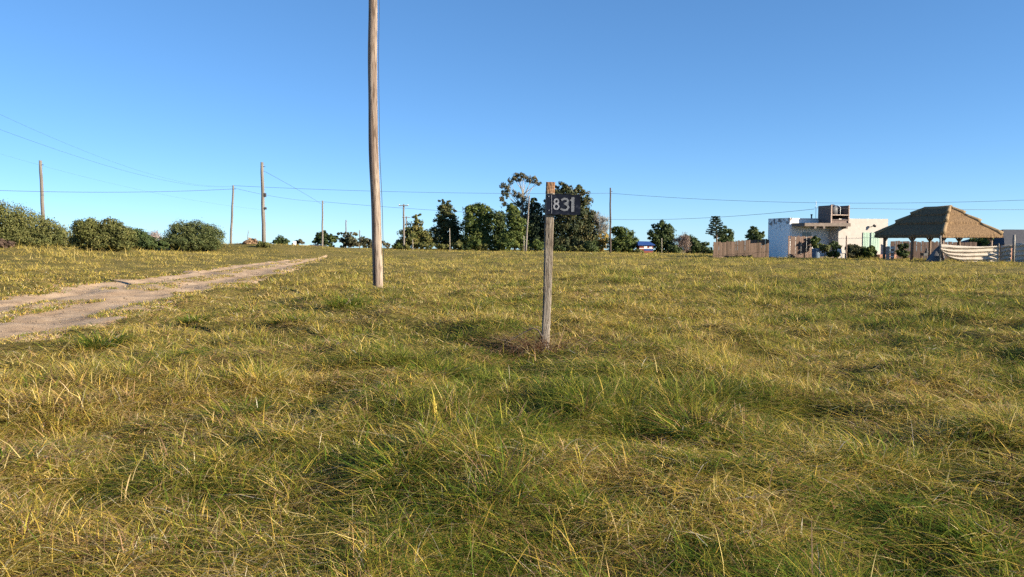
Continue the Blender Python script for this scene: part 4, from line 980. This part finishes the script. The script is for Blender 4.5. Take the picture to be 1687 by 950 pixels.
# reed fringe of each course
for k, (a, lift, th) in enumerate(((0.0, 0.0, 0.26), (0.40, 0.20, 0.22), (0.69, 0.34, 0.20))):
    r0 = random.Random(30+k); mb = MB(); x0, x1, y0, y1, _ = ring(a, 0)
    for (ax, ay, bx, by, nx, ny) in ((x0,y0,x1,y0,0,-1),(x1,y0,x1,y1,1,0),(x1,y1,x0,y1,0,1),(x0,y1,x0,y0,-1,0)):
        m_ = int(math.hypot(bx-ax, by-ay)/0.045)
        for q in range(m_):
            s = (q+r0.random())/m_; px_ = ax+(bx-ax)*s; py_ = ay+(by-ay)*s; l_ = r0.uniform(0.05, 0.16)
            z_ = zr(a)+lift+0.01-r0.uniform(0, th*0.7); w_ = 0.02; tx, ty = (bx-ax), (by-ay); tl_ = math.hypot(tx, ty); tx /= tl_; ty /= tl_
            mb.add([(px_-tx*w_-nx*0.1, py_-ty*w_-ny*0.1, z_+0.08), (px_+tx*w_-nx*0.1, py_+ty*w_-ny*0.1, z_+0.08), (px_+nx*l_*0.5, py_+ny*l_*0.5, z_-l_*0.6)], [(0,1,2)])
    mb.build('reed_fringe', M['thatch'], gaz)['kind'] = 'stuff'
# hip bundles on the four hips and the ridge
for (sx2, sy2) in ((0,0),(1,0),(0,1),(1,1)):
    for (a, b, lift) in ((0.02, 0.44, 0.03), (0.42, 0.72, 0.23), (0.71, 1.0, 0.37)):
        pts = []; rr2 = []
        for q in range(6):
            t = a+(b-a)*q/5; x0, x1, y0, y1, _ = ring(t, 0); pts.append(((x0, x1)[sx2], (y0, y1)[sy2], zr(t)+lift-0.02)); rr2.append(0.19-0.05*q/5)
        MB().tube(pts, rr2, 9).build('hip_bundle', M['hip'], gaz, smooth=True)
x0, x1, y0, y1, _ = ring(1.0, 0)
MB().tube([(LU/2, y0-0.15, az+0.32), (LU/2, (y0+y1)/2, az+0.29), (LU/2, y1+0.15, az+0.30)], [0.20,0.18,0.19], 10).build('ridge_bundle', M['hip'], gaz, smooth=True)
# frame
i0 = 0.55; posts = [(i0,i0),(LU-i0,i0),(i0,LV/2),(LU-i0,LV/2),(i0,LV-i0),(LU-i0,LV-i0)]
for k, (x, y) in enumerate(posts):
    zz = ez-0.02; po = MB(); po.tube([(x,y,-0.4),(x+0.02,y,zz*0.5),(x,y,zz)], [0.115,0.105,0.10], 10); po = po.build('post', M['post'], gaz, smooth=True)
    for (dx, dy) in ((1,0),(-1,0),(0,1),(0,-1)):
        if not (0.2 < x+dx*0.5 < LU-0.2 and 0.2 < y+dy*0.5 < LV-0.2): continue
        MB().bar((x+dx*0.06, y+dy*0.06, zz-0.50), (x+dx*0.46, y+dy*0.46, zz-0.04), 0.09, 0.09).build('knee_brace', M['post'], gaz)
for y in (i0, LV/2, LV-i0): MB().bar((0.2,y,ez+0.04),(LU-0.2,y,ez+0.04),0.13,0.13).build('tie_beam', M['post'], gaz)
for x in (i0, LU-i0): MB().bar((x,0.2,ez+0.16),(x,LV-0.2,ez+0.16),0.12,0.12).build('wall_plate', M['post'], gaz)

# ------------------------------------------------------------------ fabric screens
def screen(label, px0, Y0, px1, Y1, ty0, ty1, sagm, seed, folds=4, leftdrop=0.0, name='fabric_screen'):
    a = at_ground(px0, Y0); b = at_ground(px1, Y1); o = empty(name, a, math.atan2(b.y-a.y, b.x-a.x)); tag(o, label, 'fabric screen', 'beige fabric screens at the gazebo')
    ln = math.hypot(b.x-a.x, b.y-a.y); h0 = at(px0, ty0, Y0).z-a.z; h1 = at(px1, ty1, Y1).z-a.z; zb1 = b.z-a.z
    NU, NV = 60, 40; v = []; r0 = random.Random(seed)
    for j in range(NV+1):
        w = j/NV
        for i in range(NU+1):
            u = i/NU; tp = h0+(h1-h0)*u-sagm*4*u*(1-u)-0.10*math.exp(-u*9)*0; bt = 0.03+zb1*u
            e = math.exp(-u*7)*leftdrop
            z = bt+(tp-bt)*w; z = z*(1-e*(1-w)) + e*(1-w)*(tp-0.15+0.15*w)
            ph = w*folds*2*math.pi + 1.1*math.sin(u*3.0+seed) + 2.0*math.exp(-u*5)
            y = 0.075*math.sin(ph)*(0.4+0.6*min(1, u*6)*min(1, (1-u)*10+0.25)) + 0.015*math.sin(ph*2.7+u*19) - 0.05*math.sin(math.pi*u)
            v.append((u*ln, y, z))
    f = [(j*(NU+1)+i, j*(NU+1)+i+1, (j+1)*(NU+1)+i+1, (j+1)*(NU+1)+i) for j in range(NV) for i in range(NU)]
    ob = MB().add(v, f).build('cloth', M['canvas'], o, smooth=True); md = ob.modifiers.new('thickness', 'SOLIDIFY'); md.thickness = 0.006
screen('long sagging beige fabric screen in front of the gazebo', 1548.5, 57.2, 1644, 57.4, 401.5, 404.5, 0.10, 1, leftdrop=0.85)
screen('short fabric screen piece between thin and thick posts', 1647, 57.8, 1665, 57.2, 404, 403.5, 0.03, 2)
screen('fabric screen running off the right frame edge', 1671.5, 56.8, 1760, 55, 400, 398, 0.05, 3)
# grey tarpaulin slumped against the post
p = at_ground(1541, 58.4); v = []; f = []; n = 14; r0 = random.Random(8)
for j in range(7):
    w = j/6
    for i in range(n):
        a = 2*math.pi*i/n; r_ = (1-w)**0.7*(0.62+0.12*math.sin(a*5+j*0.4))+0.04; v.append((r_*math.cos(a)*1.0+0.28*w, r_*math.sin(a)*0.6, 1.25*w-0.05*(j == 0)))
for j in range(6):
    for i in range(n): f.append((j*n+i, j*n+(i+1)%n, (j+1)*n+(i+1)%n, (j+1)*n+i))
f.append(tuple(6*n+i for i in range(n)))
o = MB().add(v, f).build('tarpaulin', M['tank'], None, smooth=True, loc=p); tag(o, 'grey tarpaulin heap slumped against the grey post', 'tarpaulin')
# neighbour's low dark roof at the right edge
p = at_ground(1690, 74); nb = empty('neighbour_house', p, ROT); tag(nb, 'low house with a dark sloping roof at the right frame edge', 'house')
zr1 = at(1690, 384, 74).z-p.z; zr0 = at(1647, 402, 74).z-p.z
v = [(-2.7,0,zr0),(9,0,zr0),(9,6,zr0),(-2.7,6,zr0),(0.4,3,zr1+0.4),(6,3,zr1+0.4)]; v2 = [(a,b,c-0.12) for a,b,c in v]
MB().add(v+v2, [(0,1,5,4),(1,2,5),(2,3,4,5),(3,0,4),(6,7,1,0),(7,8,2,1),(8,9,3,2),(9,6,0,3),(9,8,7,6)]).build('roof', M['darkroof'], nb)
MB().box(-2.0,8.4,0.5,5.5,-0.4,zr0-0.125).build('wall', M['brick'], nb)

# ------------------------------------------------------------------ far buildings
Yh = 134; x = (1064-CX)/F*Yh; zh = gz(x, Yh); hut = empty('hut', (x, Yh, zh), 0.12); hut.scale = (0.62, 0.62, 1); tag(hut, 'small red hut with a bright blue roof between trees', 'hut')
def hz_(py): return at(1064, py, Yh).z - zh
MB().box(-1.9,2.0,0,3,-2.5,hz_(402.5)).build('wall', M['redwall'], hut)
v = [(-2.4,-0.5,hz_(403.0)),(2.5,-0.5,hz_(403.0)),(2.5,3.5,hz_(403.0)),(-2.4,3.5,hz_(403.0)),(-2.0,1.5,hz_(397)),(1.4,1.5,hz_(397.5))]; v2 = [(a,b,c-0.1) for a,b,c in v]
MB().add(v+v2, [(0,1,5,4),(1,2,5),(2,3,4,5),(3,0,4),(6,7,1,0),(7,8,2,1),(8,9,3,2),(9,6,0,3),(9,8,7,6)]).build('roof', M['blueroof'], hut)
MB().box(-0.5,2.1,-0.06,-0.004,hz_(412.6),hz_(409.6)).build('blue_band', M['blueroof'], hut)
MB().box(-1.95,2.05,-0.05,-0.004,hz_(409.5),hz_(408.6)).build('white_band', M['white'], hut)
MB().box(-0.6,0.3,-0.05,-0.004,hz_(408.3),hz_(405.0)).build('window', M['white'], hut)
MB().box(0.95,1.75,-0.05,-0.004,hz_(408.3),hz_(406.2)).build('window', M['white'], hut)
Yr = 165; x = (508-CX)/F*Yr; zh = gz(x, Yr); rh = empty('roofed_house', (x, Yr, zh), -0.1); tag(rh, 'distant house showing only its low dark slate roof', 'house')
def rz_(py): return at(508, py, Yr).z - zh
v = [(-3.2,0,rz_(411)),(4.2,0,rz_(411)),(4.2,6,rz_(411)),(-3.2,6,rz_(411)),(-0.6,3,rz_(403)),(2.0,3,rz_(403))]; v2 = [(a,b,c-0.15) for a,b,c in v]
MB().add(v+v2, [(0,1,5,4),(1,2,5),(2,3,4,5),(3,0,4),(6,7,1,0),(7,8,2,1),(8,9,3,2),(9,6,0,3),(9,8,7,6)]).build('roof', M['darkroof'], rh)
MB().box(-2.8,3.8,0.4,5.6,-0.5,rz_(411)-0.155).build('wall', M['brick'], rh)
b = at(485.5, 411, 158); z = gz(b.x, 158); o = MB().box(-0.22,0.22,-0.22,0.22,-0.3,at(485,405,158).z-z).build('chimney', M['brick'], None, loc=(b.x,158,z))
o.name = 'brick_pillar'; tag(o, 'small pillar with a white top beside the slate roof', 'pillar')
hh = at(485,405,158).z-z; t_ = at(485,397,158).z-z
pp = MB().box(-0.26,0.26,-0.26,0.26,hh+0.002,t_).build('white_top', M['white'], o)
